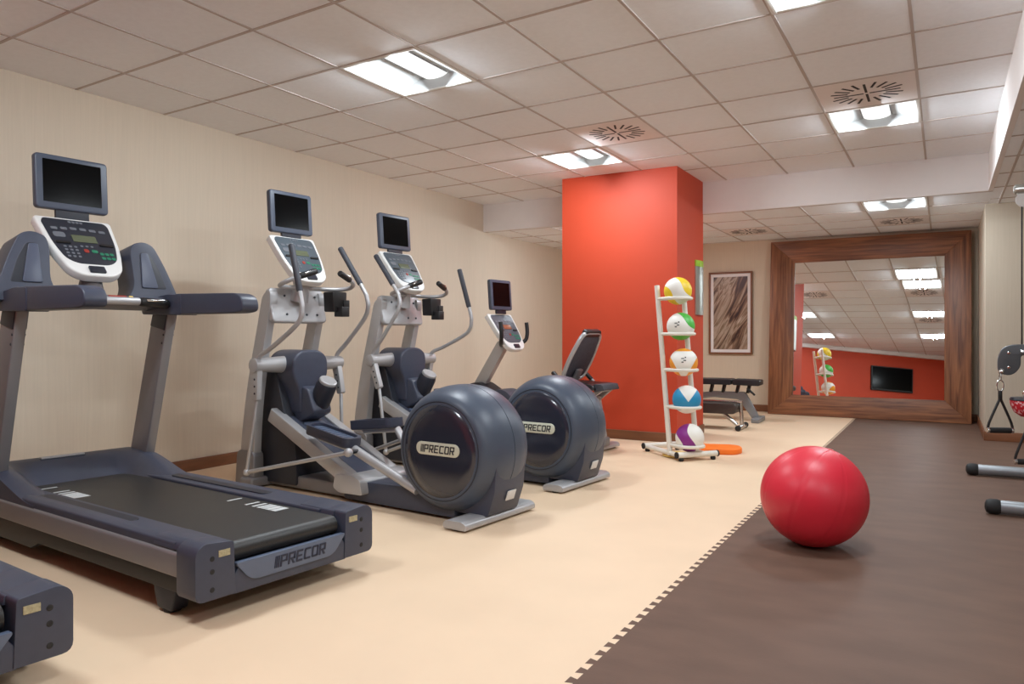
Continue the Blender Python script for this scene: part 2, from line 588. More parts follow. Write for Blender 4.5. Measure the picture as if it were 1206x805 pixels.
# suspended ceilings: panels with real openings where fixtures sit
SK = -0.045
def gx(i):
    return -0.16 - 0.66 * i
def gy(j, x):
    return 4.27 + 0.70 * j + SK * (x + 0.8)
LX = 0.61
def lx(i):
    return -0.15 - LX * i
def ly(j, x):
    return 8.62 + 0.68 * j

def grid_ceiling(name, fx, fy, is_, js, x0, x1, y0, y1, z, holes, lab):
    mb, bars = MB(), MB()
    vs, fs = [], []
    bw = 0.009
    cl = lambda v, a, b: max(a, min(b, v))
    for i in is_:
        for j in js:
            xa, xb = cl(fx(i + 1), x0, x1), cl(fx(i), x0, x1)
            if xb - xa < 0.01 or (i, j) in holes:
                continue
            q = []
            for x, jj in ((xa, j), (xb, j), (xb, j + 1), (xa, j + 1)):
                q.append((x, cl(fy(jj, x), y0, y1), z))
            if q[3][1] - q[0][1] < 0.005 and q[2][1] - q[1][1] < 0.005:
                continue
            n = len(vs)
            vs += q
            fs.append((n, n + 3, n + 2, n + 1))
    mb.quads(vs, fs, normals=False)
    for i in is_:
        x = fx(i)
        if x0 + .02 < x < x1 - .02:
            bars.box((x, (y0 + y1) / 2, z - 0.002), (bw * 2, y1 - y0, 0.006))
    for j in js:
        pa, pb = (x0, fy(j, x0)), (x1, fy(j, x1))
        if max(pa[1], pb[1]) < y0 + .02 or min(pa[1], pb[1]) > y1 - .02:
            continue
        c = [(x0, cl(pa[1] - bw, y0, y1)), (x1, cl(pb[1] - bw, y0, y1)), (x1, cl(pb[1] + bw, y0, y1)), (x0, cl(pa[1] + bw, y0, y1))]
        if c[3][1] - c[0][1] < 0.002 or c[2][1] - c[1][1] < 0.002:
            continue
        bars.prism(c, (0, 0, z), X, Y, -0.0045, 0.001)
    struct(mb.build(name, 'tile'), lab)
    struct(bars.build(name + '_grid', 'tbar'), 'thin metal grid of the ' + lab)

MAIN_L = [(0, 3), (0, -1), (0, -5), (4, -1), (4, 3), (4, -5)]
MAIN_V = [(0, 2), (0, -2), (3, 2)]
LOW_L = [(0, 0), (5, 0)]
LOW_V = [(0, 2), (3, 2)]
SIDE_FILL = [(1, -5)]  # out-of-view fill light, added to brighten the right side
# openings exist only for the lights; the vents are panels of their own
holes = set(MAIN_L + MAIN_V)
grid_ceiling('ceiling', gx, gy, range(-1, 8), range(-13, 7), XL, XS, YR, YB + .01, ZC, holes, 'raised white tiled ceiling')
grid_ceiling('ceiling_low', lx, ly, range(-1, 9), range(-1, 5), XL, XS + .04, YB + .04, YE, ZL, set(LOW_L + LOW_V), 'lower white tiled ceiling by the mirror')
grid_ceiling('ceiling_side', lambda i: 2.6 - 0.7 * i, gy, range(0, 4), range(-13, 8), XS + .04, XR, YR, YC, ZL, set(SIDE_FILL), 'lower white tiled ceiling on the right')
slab('ceiling_slab', 'plaster', XL - .1, XR + .1, YR - .1, YE + .1, ZC + .16, ZC + .26, 'slab above the tiled ceilings')

# ------------------------------------------------------------------ ceiling lights and vents
def sheared(mb, sk):
    for v in mb.bm.verts:
        v.co.y += sk * v.co.x
    return mb

def make_light(wd, ln, sk, label, loc, group):
    t = thing('ceiling_light', label, 'light', loc, 0, group)
    hw, hl = wd / 2, ln / 2
    mb = MB()
    fl = 0.03
    for s in (-1, 1):
        mb.box((s * (hw - fl / 2), 0, -0.001), (fl, ln, 0.012), 0.003)
        mb.box((0, s * (hl - fl / 2), -0.001), (wd - fl * 2, fl, 0.012), 0.003)
    sheared(mb, sk).build('housing_rim', 'fix_white', t)
    # curved reflector wings either side of the central lamp basket
    mb = MB()
    iw, il = hw - fl, hl - fl
    prof = [(iw, 0.0)]
    for k in range(9):
        a = k / 8
        prof.append((iw - a * (iw - 0.11), 0.012 + 0.072 * math.sin(a * PI / 2)))
    vs, fs = [], []
    for sx in (-1, 1):
        n = len(vs)
        for y in (-il, il):
            for x, z in prof:
                vs.append((sx * x, y, z))
        k = len(prof)
        for i in range(k - 1):
            fs.append((n + i, n + i + 1, n + k + i + 1, n + k + i))
    mb.quads(vs, fs)
    for sy in (-1, 1):
        mb.box((0, sy * (il + 0.002), 0.05), (iw * 2, 0.004, 0.1))
    mb.box((0, 0, 0.098), (iw * 2, il * 2, 0.004))
    sheared(mb, sk).build('reflector', 'reflector', t)
    # perforated half round lamp basket
    mb = MB()
    vs, fs = [], []
    seg = 12
    for y in (-il * 0.95, il * 0.95):
        for k in range(seg + 1):
            a = PI * k / seg
            vs.append((-0.105 * math.cos(a), y, 0.09 - 0.03 * math.sin(a)))
    for k in range(seg):
        fs.append((k, k + 1, seg + 2 + k, seg + 1 + k))
    fs.append(tuple(range(seg + 1)))
    fs.append(tuple(range(2 * seg + 1, seg, -1)))
    fs.append((0, seg + 1, 2 * seg + 1, seg))
    mb.quads(vs, fs)
    sheared(mb, sk).build('lamp_basket', 'lamp', t)
    mb = MB()
    for sx in (-1, 1):
        mb.box((sx * 0.109, 0, 0.084), (0.008, il * 1.8, 0.012), 0.001)
    sheared(mb, sk).build('basket_rail', 'silver_dark', t)
    for nm, wx, watt, tilt, x in (('downlight', 0.5, LAMP_DOWN, 0, 0), ('sidelight', 0.04, LAMP_SIDE, 50, 0.05), ('sidelight', 0.04, LAMP_SIDE, -50, -0.05)):
        ld = bpy.data.lights.new(nm, 'AREA')
        ld.shape = 'RECTANGLE'
        ld.size, ld.size_y = wx, 0.5
        ld.energy = watt
        ld.color = LAMP_TINT
        lo = bpy.data.objects.new(nm, ld)
        COL.objects.link(lo)
        lo.location = (x, 0, -0.004 if tilt == 0 else -0.03)
        lo.rotation_euler = (0, R(-tilt), 0)
        lo.parent = t
    return t

def make_vent(wd, ln, sk, label, loc, group):
    t = thing('ceiling_vent', label, 'vent', loc, 0, group)
    mb = MB()
    mb.box((0, 0, 0.003), (wd - 0.01, ln - 0.01, 0.012), 0.003)
    sheared(mb, sk).build('vent_plate', 'vent', t)
    mb = MB()
    for k in range(20):
        a = 2 * PI * k / 20
        long_ = k % 5 == 0
        r0, r1 = (0.02, 0.20) if long_ else (0.13, 0.245)
        r1 = 0.245 if not long_ else 0.22
        mb.box((math.cos(a) * (r0 + r1) / 2, math.sin(a) * (r0 + r1) / 2, -0.0035), (r1 - r0, 0.017, 0.003), 0, ('Z', a))
    sheared(mb, sk).build('vent_slots', 'slot', t)
    return t

def cell(i, j):
    xc = (gx(i) + gx(i + 1)) / 2
    return (xc, gy(j + 0.5, xc), ZC)
def lcell(i, j):
    xc = (lx(i) + lx(i + 1)) / 2
    return (xc, ly(j + 0.5, xc), ZL)

LIGHT_LABELS = [
    'lit square ceiling light by a round vent, above the right part of the brown floor',
    'lit ceiling light cut off by the top edge of the photo',
    'ceiling light behind the camera above the brown floor',
    'large lit ceiling light above the first elliptical, nearest on the left',
    'lit ceiling light directly in front of the orange column',
    'ceiling light behind the camera above the treadmill area']
l0 = None
for (i, j), lab in zip(MAIN_L, LIGHT_LABELS):
    if l0 is None:
        l0 = make_light(0.66, 0.70, SK, lab, cell(i, j), 'ceiling lights')
    else:
        dup(l0, cell(i, j), 0, lab)
k0 = make_light(LX, 0.68, 0, 'lit ceiling light on the lower ceiling in front of the mirror', lcell(0, 0), 'ceiling lights')
dup(k0, lcell(5, 0), 0, 'ceiling light on the lower ceiling hidden behind the orange column')
for (i, j), lab in zip(SIDE_FILL, ('added unseen fill light in the lower right ceiling near the camera',)):
    xc = 2.6 - 0.7 * (i + 0.5)
    dup(l0, (xc, gy(j + 0.5, xc), ZL), 0, lab)
VENT_LABELS = ['round slotted vent panel beside the lit light above the brown floor',
               'round slotted vent panel behind the nearest light over the brown floor',
               'round slotted vent panel near the top of the orange column']
v0 = None
for (i, j), lab in zip(MAIN_V, VENT_LABELS):
    if v0 is None:
        v0 = make_vent(0.66, 0.70, SK, lab, cell(i, j), 'ceiling vents')
    else:
        dup(v0, cell(i, j), 0, lab)
k1 = make_vent(LX, 0.68, 0, 'round slotted vent panel on the lower ceiling just above the mirror frame', lcell(0, 2), 'ceiling vents')
dup(k1, lcell(3, 2), 0, 'round slotted vent panel on the lower ceiling left of the mirror')

# ------------------------------------------------------------------ leaning mirror
mir = thing('leaning_mirror', 'large square mirror in a wide walnut frame leaning on the end wall', 'mirror', (-0.945, 11.08, 0), R(-0.8))
mir.rotation_euler = (R(-5.0), 0, R(-0.8))
FW, FH, IW0, IW1, IZ0, IZ1 = 1.245, 2.485, -0.91, 0.945, 0.285, 2.17
mb = MB()
mb.prism([(-FW, 0), (FW, 0), (IW1, IZ0), (IW0, IZ0)], (0, 0, 0.004), X, Z, -0.07, 0.0, 0.004)
mb.build('frame_bottom_rail', 'wood_x', mir)
mb = MB()
mb.prism([(-FW, FH), (IW0, IZ1), (IW1, IZ1), (FW, FH)], (0, 0, 0.004), X, Z, -0.07, 0.0, 0.004)
mb.build('frame_top_rail', 'wood_x', mir)
for pl in ([(-FW, 0), (IW0, IZ0), (IW0, IZ1), (-FW, FH)], [(FW, 0), (FW, FH), (IW1, IZ1), (IW1, IZ0)]):
    mb = MB()
    mb.prism(pl, (0, 0, 0.004), X, Z, -0.07, 0.0, 0.004)
    mb.build('frame_stile', 'wood_z', mir)
mb = MB()
mb.box(((IW0 + IW1) / 2, 0.03, (IZ0 + IZ1) / 2), (IW1 - IW0 + 0.04, 0.012, IZ1 - IZ0 + 0.04))
mb.build('mirror_glass', 'mirror', mir)
mb = MB()
mb.box((0, 0.055, FH / 2), (FW * 2 - 0.06, 0.02, FH - 0.06))
mb.build('backing_board', 'black', mir)

# ------------------------------------------------------------------ framed picture, wall sign, rear television
pic = thing('framed_picture', 'tall framed abstract picture of brown streaks on the end wall', 'picture', (-2.79, YE - 0.022, 1.46))
mb = MB()
pw, ph = 0.65, 1.24
for s in (-1, 1):
    mb.box((s * (pw / 2 - .014), 0, 0), (0.028, 0.04, ph), 0.004)
    mb.box((0, 0, s * (ph / 2 - .014)), (pw - .056, 0.04, 0.028), 0.004)
mb.build('picture_frame', 'base_wood', pic)
MB().box((0, 0.008, 0), (pw - .04, 0.012, ph - .04)).build('mount', 'paper', pic)
MB().box((0, 0.0, 0), (pw - .145, 0.008, ph - .15)).build('print', 'print', pic)

sign = thing('wall_sign', 'narrow steel sign with a green top on the column side', 'sign', (CX1, 8.39, 1.66))
n = 10
def curved_plate(z0, z1):
    P = []
    for k in range(n + 1):
        a = R(-38 + 76 * k / n)
        P.append((0.012 + 0.022 * (math.cos(a) - math.cos(R(38))) / (1 - math.cos(R(38))), 0.15 * math.sin(a) / math.sin(R(38))))
    P += [(0.0, 0.15), (0.0, -0.15)]
    return MB().prism(P, (0, 0, 0), X, Y, z0, z1, 0)
curved_plate(-0.305, 0.235).build('sign_plate', 'steel', sign)
curved_plate(0.237, 0.305).build('sign_cap', 'green', sign)
tv = thing('wall_television', 'black flat television on the orange wall, seen in the mirror', 'television', RW + RA * 2.36 + Vector((0.54025, 0.84151, 0)) * 0.031 + Z * 2.10, math.atan2(RA.y, RA.x))
MB().prism(rrect(1.20, 0.70, 0.015), (0, 0, 0), -X, Z, -0.028, 0.03, 0.006).build('television_body', 'black', tv)
MB().box((0, 0.031, 0.012), (1.14, 0.004, 0.62)).build('television_screen', 'screen', tv)

# ------------------------------------------------------------------ shared console and little television
def add_console(t, yb, zb, yt, zt, wt, wb, face='face', lcd='lcd', thick=0.05):
    b = Vector((0, yt - yb, zt - zb))
    L = b.length
    b.normalize()
    o = (0, yb, zb)
    wm = wt * 0.9 + wb * 0.1
    out = [(-wb * 0.6, 0), (wb * 0.6, 0), (wb * 1.05, L * 0.10), (wt * 0.90, L * 0.45), (wt, L * 0.97), (wt * 0.93, L), (-wt * 0.93, L), (-wt, L * 0.97), (-wt * 0.90, L * 0.45), (-wb * 1.05, L * 0.10)]
    out = round_poly(out, [.05, .05, .06, .2, .02, .02, .02, .02, .2, .06], 5)
    sh = MB().prism(out, o, X, b, -thick, 0, min(0.018, thick * .4)).build('console', 'white_plastic', t)
    y0 = L * 0.19
    fo = [(-wb * 0.62, y0), (wb * 0.62, y0), (wb * 1.0, y0 + L * .08), (wt * 0.80, L * 0.52), (wt * 0.86, L * 0.90), (wt * .78, L * .96), (-wt * .78, L * .96), (-wt * 0.86, L * 0.90), (-wt * 0.80, L * 0.52), (-wb * 1.0, y0 + L * .08)]
    fo = round_poly(fo, [.04, .04, .05, .15, .02, .02, .02, .02, .15, .05], 4)
    MB().prism(fo, o, X, b, -0.01, 0.004, 0.002).build('console_face', face, sh)
    def r_(cx, cy, wd, h, mi=0, t1=0.0065):
        MB().prism(rrect(wd, h, min(wd, h) * 0.3, 2, cx, cy), o, X, b, 0.003, t1, 0).build('console_key', ('key', 'key_green', 'key_red', 'black')[mi], sh)
    for k in range(6):
        r_(-wt * .62 + k * wt * .245, L * .80 - abs(k - 2.5) * 0.004, wt * .17, L * .045, 0)
    for ix in range(3):
        for iy in range(4):
            r_(-wt * .55 + ix * wt * .13, L * (.30 + .055 * iy), wt * .075, L * .03, 0)
    for ix in range(3):
        for iy in range(2):
            r_(wt * .32 + ix * wt * .13, L * (.30 + .075 * iy), wt * .10, L * .045, 1)
    r_(-wt * .05, L * .41, wt * .12, L * .06, 2)
    r_(wt * .16, L * .41, wt * .15, L * .05, 1)
    for k in range(3):
        r_(-wt * .12 + k * wt * .13, L * .49, wt * .07, L * .028, 0)
    for s in (-1, 1):
        r_(s * wt * .55, L * .53, wt * .36, L * .035, 3, 0.012)
    r_(-wt * .56, L * .67, wt * .3, L * .09, 0)
    for k in range(4):
        r_(-wt * .15 + k * wt * .1, L * .915, wt * .075, L * .035, 0)
    MB().prism(rrect(wt * .62, L * .12, .006, 3, wt * .04, L * .62), o, X, b, 0.003, 0.008, 0.001).build('console_display', lcd, sh)
    MB().prism(rrect(wb * .62, L * .10, .006, 3, 0, L * .095), o, X, b, -0.002, 0.010, 0.003).build('console_clip', 'face', sh)
    return sh

def add_screen(t, yc, zc, wd, h, tilt=R(6), frame='tv_frame', neck=0.05, xc=0.0):
    """little television above the console"""
    b = Vector((0, math.sin(tilt), math.cos(tilt)))
    o = Vector((xc, yc, zc))
    fr = MB().prism(rrect(wd, h, 0.022), o, X, b, -0.045, 0.0, 0.010).build('television', frame, t)
    MB().prism(rrect(wd * .80, h * .78, 0.003, 2, 0, h * .015), o, X, b, -0.01, 0.002, 0).build('television_screen', 'screen', fr)
    mb = MB()
    mb.prism(rrect(wd * .46, neck + .04, 0.008, 2, 0, -h / 2 - neck / 2 + .01), o, X, b, -0.035, -0.012, 0.004)
    mb.build('television_bracket', 'navy_dark', fr)

# ------------------------------------------------------------------ treadmills
def make_treadmill(label, loc, rz, group):
    t = thing('treadmill', label, 'treadmill', loc, rz, group)
    HW = 0.442
    # side rails with silver strips
    for s in (-1, 1):
        prof = round_poly([(s * HW, 0.272), (s * HW, 0.302), (s * (HW - .03), 0.312), (s * 0.279, 0.298), (s * 0.279, 0.18), (s * (HW - .005), 0.18)], 0.008, 3)
        rail = MB().prism(prof, (0, 0, 0), X, Z, -1.98, -0.17, 0).build('side_rail', 'navy', t)
        MB().prism(round_poly([(s * HW, 0.272), (s * (HW + .012), 0.262), (s * (HW + .012), 0.178), (s * HW, 0.168), (s * (HW - .03), 0.168), (s * (HW - .03), 0.272)], 0.006, 2),
                   (0, 0, 0), X, Z, -2.02, -0.09, 0.002).build('silver_strip', 'silver_dark', rail)
        MB().prism(rrect(0.085, 0.9, 0.04, 6, s * 0.362, 1.09), (0, 0, 0.304), X, Y, -0.004, 0.004, 0.002).build('tread_pad', 'navy_dark', rail)
    mb = MB()
    mb.prism([(0.1, 0.10), (0.1, 0.18), (2.2, 0.18), (2.2, 0.06), (1.5, 0.06), (1.42, 0.095)], (0, 0, 0), Y, Z, -HW + .012, HW - .012, 0.006)
    mb.build('lower_frame', 'black', t)
    # belt: flat top with rounded rear roller
    prof = [(1.96, 0.286), (0.075, 0.286)]
    for k in range(1, 9):
        a = PI / 2 + PI * k / 8
        prof.append((0.075 + 0.042 * math.cos(a), 0.244 + 0.042 * math.sin(a)))
    prof += [(1.96, 0.202)]
    belt = MB().prism(prof, (0, 0, 0), Y, Z, -0.272, 0.272, 0).build('running_belt', 'belt', t)
    for (x0, y0, sg) in ((0.215, 0.325, 1), (-0.205, 1.40, 1)):
        for k, (dy, wd) in enumerate(((0.40, .014), (0.25, .016), (0.19, .02), (0.145, .024), (0.11, .028), (0.07, .033), (0.025, .038))):
            MB().prism([(x0 - .05, y0 + dy), (x0 + .03, y0 + dy), (x0 + .03, y0 + dy + wd), (x0 - .05, y0 + dy + wd)], (0, 0, 0.286), X, Y, 0, 0.0012).build('belt_marking', 'belt_white', belt)
    # rear end cap, cut out for the belt
    cap = MB()
    # the two corner blocks, longer on top than beside the silver strip
    for s in (-1, 1):
        hb = HW + .016
        blk = [(s * hb, 0.095), (s * hb, 0.29), (s * (HW - .02), 0.320), (s * 0.292, 0.306), (s * 0.284, 0.095)]
        cap.prism(round_poly(blk, [.035, .035, .03, .012, .004], 4), (0, 0, 0), X, Z, -0.13, 0.0, 0.014)
        blk = [(s * (HW + .004), 0.276), (s * (HW - .004), 0.305), (s * (HW - .03), 0.3165), (s * 0.290, 0.304), (s * 0.282, 0.276)]
        cap.prism(round_poly(blk, [.004, .02, .02, .006, .003], 3), (0, 0, 0), X, Z, -0.32, -0.08, 0.004)
    low = round_poly([(-0.30, 0.09), (0.30, 0.09), (0.30, 0.15), (0.262, 0.20), (-0.262, 0.20), (-0.30, 0.15)], 0.01, 2)
    cap.prism(low, (0, 0, 0), X, Z, -0.09, -0.004, 0.004)
    cap = cap.build('rear_cap', 'navy', t)
    pan = round_poly([(-0.215, 0.128), (0.215, 0.128), (0.280, 0.205), (0.280, 0.214), (-0.280, 0.214), (-0.280, 0.205)], [.04, .04, .02, .01, .01, .02], 4)
    pan_o = MB().prism(pan, (0, 0, 0), X, Z, -0.02, 0.0045, 0.003).build('badge_panel', 'panel_blue', cap)
    mb = MB()
    lettering(mb, (0.03, -0.005, 0.172), X, Z, 0.048, 0.002)
    mb.build('badge_lettering', 'ink_navy', cap)
    for s in (-1, 1):
        for z in (0.255, 0.205, 0.135):
            MB().rod((s * (HW - .055), -0.002, z), (s * (HW - .055), 0.02, z), 0.012, 14).build('screw_hole', 'rubber', cap)
        MB().box((s * 0.335, -0.001, 0.268), (0.05, 0.004, 0.026), 0.001).build('rating_sticker', 'sticker_tan', cap)
    # motor cover: shoulders and a sloping middle
    nx, ny = 33, 28
    vs, fs = [], []
    ys = [1.42 + (2.30 - 1.42) * j / (ny - 1) for j in range(ny)]
    def sm(a, b, v):
        u = max(0, min(1, (v - a) / (b - a)))
        return u * u * (3 - 2 * u)
    for y in ys:
        for i in range(nx):
            x = -HW - .004 + (2 * HW + .008) * i / (nx - 1)
            shoulder = 0.296 + 0.116 * sm(1.42, 2.02, y)
            mid = 0.262 + 0.15 * sm(1.86, 2.12, y)
            u = sm(0.22, 0.37, abs(x))
            z = mid * (1 - u) + shoulder * u
            z -= 0.03 * sm(2.12, 2.30, y) + 0.014 * sm(HW - .05, HW, abs(x))
            vs.append((x, y, z))
    for j in range(ny - 1):
        for i in range(nx - 1):
            fs.append((j * nx + i, j * nx + i + 1, (j + 1) * nx + i + 1, (j + 1) * nx + i))
    base = len(vs)
    rim = [(j * nx) for j in range(ny)] + [((ny - 1) * nx + i) for i in range(1, nx)] + [(j * nx + nx - 1) for j in range(ny - 2, -1, -1)]
    for k in rim:
        x, y, z = vs[k]
        vs.append((x, y, 0.268 if y < 1.98 else 0.07))
    for k in range(len(rim) - 1):
        fs.append((rim[k], rim[k + 1], base + k + 1, base + k))
    hood = MB().quads(vs, fs).build('motor_cover', 'navy', t, sharp=50)
    MB().box((-0.02, 2.10, 0.411), (0.24, 0.035, 0.012), 0.003).build('cover_label', 'silver', hood)
    # rear feet
    for s in (-1, 1):
        mb = MB()
        mb.prism(round_poly([(0.22, 0.012), (0.33, 0.012), (0.37, 0.13), (0.19, 0.13)], 0.012, 2), (s * 0.39, 0, 0), Y, Z, -0.036, 0.036, 0.008)
        ft = mb.build('rear_foot', 'navy_dark', t)
        MB().rod((s * 0.39, 0.275, 0.0), (s * 0.39, 0.275, 0.02), 0.036, 16).build('foot_pad', 'rubber', ft)
        MB().rod((s * 0.36, 2.08, 0.045), (s * 0.30, 2.08, 0.045), 0.045, 18).build('transport_wheel', 'rubber', t)
    # uprights
    for s in (-1, 1):
        mb = MB()
        mb.prism([(1.92, 0.33), (2.10, 0.36), (1.82, 1.27), (1.645, 1.27)], (s * 0.405, 0, 0), Y, Z, -0.03, 0.03, 0.008)
        up = mb.build('upright', 'silver_dark', t)
        mb = MB()
        mb.prism([(1.685, 1.15), (1.845, 1.18), (1.80, 1.30), (1.64, 1.30)], (s * 0.405, 0, 0), Y, Z, -0.034, 0.034, 0.006)
        for z, dy in ((1.125, .0), (1.075, .017)):
            mb.rod((s * 0.405 - .033, 1.70 + dy, z), (s * 0.405 + .033, 1.70 + dy, z), 0.008, 10)
        mb.build('upright_collar', 'navy_dark', up)
    # arm rails
    for s in (-1, 1):
        mb = MB()
        arm = round_poly([(0.875, 1.255), (0.885, 1.325), (0.95, 1.352), (1.52, 1.366), (1.60, 1.36), (1.60, 1.245), (0.95, 1.243)], [.03, .035, .05, .02, .01, .01, .05], 4)
        mb.prism(arm, (s * 0.405, 0, 0), Y, Z, -0.052, 0.052, 0.032, seg=4)
        ar = mb.build('arm_rail', 'navy', t)
        mb = MB()
        mb.prism(round_poly([(1.47, 1.24), (1.90, 1.25), (1.90, 1.33), (1.62, 1.365), (1.47, 1.36)], 0.02, 3), (s * 0.405, 0, 0), Y, Z, -0.056, 0.056, 0.02)
        mb.build('arm_joint', 'navy', ar)
    # cross housing with cup towers
    mb = MB()
    mb.prism(round_poly([(1.60, 1.30), (1.64, 1.345), (1.90, 1.36), (1.92, 1.30), (1.84, 1.27)], 0.012, 3), (0, 0, 0), Y, Z, -0.37, 0.37, 0.008)
    ch = mb.build('cross_housing', 'navy', t)
    MB().box((0.06, 1.612, 1.338), (0.10, 0.006, 0.018), 0.001, ('X', R(-42))).build('warning_label', 'key_red', ch)
    MB().box((0.135, 1.612, 1.338), (0.022, 0.006, 0.018), 0.001, ('X', R(-42))).build('warning_mark', 'yellow_foam', ch)
    for s in (-1, 1):
        o = (s * 0.30, 1.70, 0)
        out = [(-0.155, 1.31), (-0.095, 1.40), (-0.105, 1.60), (-0.09, 1.66), (-0.02, 1.682), (0.04, 1.66), (0.10, 1.54), (0.165, 1.36), (0.165, 1.29)]
        out = [(s * p, q) for p, q in out]
        out = round_poly(out, [.05, .06, .06, .04, .05, .05, .1, .06, .02], 5)
        mb = MB()
        b = Vector((0, 0.18, 0.98)).normalized()
        mb.prism([(p, q - 1.29) for p, q in out], (s * 0.325, 1.79, 1.29), X, b, -0.13, 0.06, 0.028, seg=4)
        tw = mb.build('cup_tower', 'navy', t)
        rec = [(s * p, q) for p, q in [(-0.06, 0.10), (0.105, 0.10), (0.06, 0.235), (0.01, 0.325), (-0.05, 0.325)]]
        mb = MB()
        mb.prism(round_poly(rec, 0.02, 3), (s * 0.325, 1.79, 1.29), X, b, 0.045, 0.0605, 0.004)
        mb.build('cup_recess', 'navy_dark', tw)
        mb = MB()
        bar = [(s * p, q) for p, q in [(-0.055, 0.105), (0.045, 0.105), (0.0, 0.318), (-0.045, 0.318)]]
        mb.prism(round_poly(bar, 0.012, 3), (s * 0.325, 1.79, 1.29), X, b, 0.04, 0.068, 0.018, seg=4)
        mb.build('cup_insert', 'tower_insert', tw)
    # pulse bar
    mb = MB()
    mb.rod((-0.20, 1.585, 1.315), (0.17, 1.585, 1.315), 0.022, 16)
    pb = mb.build('pulse_bar', 'silver', t)
    for s in (-1, 1):
        MB().rod((s * 0.17, 1.585, 1.313), (s * 0.345, 1.59, 1.305), 0.026, 16).build('pulse_grip', 'black', pb)
        MB().box((s * 0.25, 1.556, 1.322), (0.11, 0.012, 0.012), 0.004).build('pulse_contact', 'chrome', pb)
    # console
    add_console(t, 1.69, 1.455, 2.02, 1.805, 0.215, 0.14, thick=0.055)
    mb = MB()
    mb.tube([(0, 1.80, 1.35), (0, 1.80, 1.44), (0, 1.87, 1.52)], [0.075, 0.055, 0.05], 20)
    mb.rod((-0.25, 1.93, 1.59), (0.25, 1.93, 1.59), 0.02, 14)
    mb.build('console_neck', 'silver_dark', t)
    add_screen(t, 2.04, 2.01, 0.405, 0.318, R(4), xc=0.012)
    return t

t1 = make_treadmill('navy treadmill in full view at the left with console and small television', (-2.417, 2.309, 0), R(84.5), 'treadmills')
V = Vector((0.0958, 0.9954, 0))
U = Vector((-0.9954, 0.0958, 0))
dup(t1, t1.location - V * 1.375 + U * -0.05, R(84.5), 'navy treadmill of which only a rear corner shows at the lower left')

# ------------------------------------------------------------------ elliptical trainers
HUB = (1.80, 0.91)
def swing(y, z, th):
    c, s = math.cos(th), math.sin(th)
    return (HUB[0] + y * c + z * s, HUB[1] + z * c - y * s)

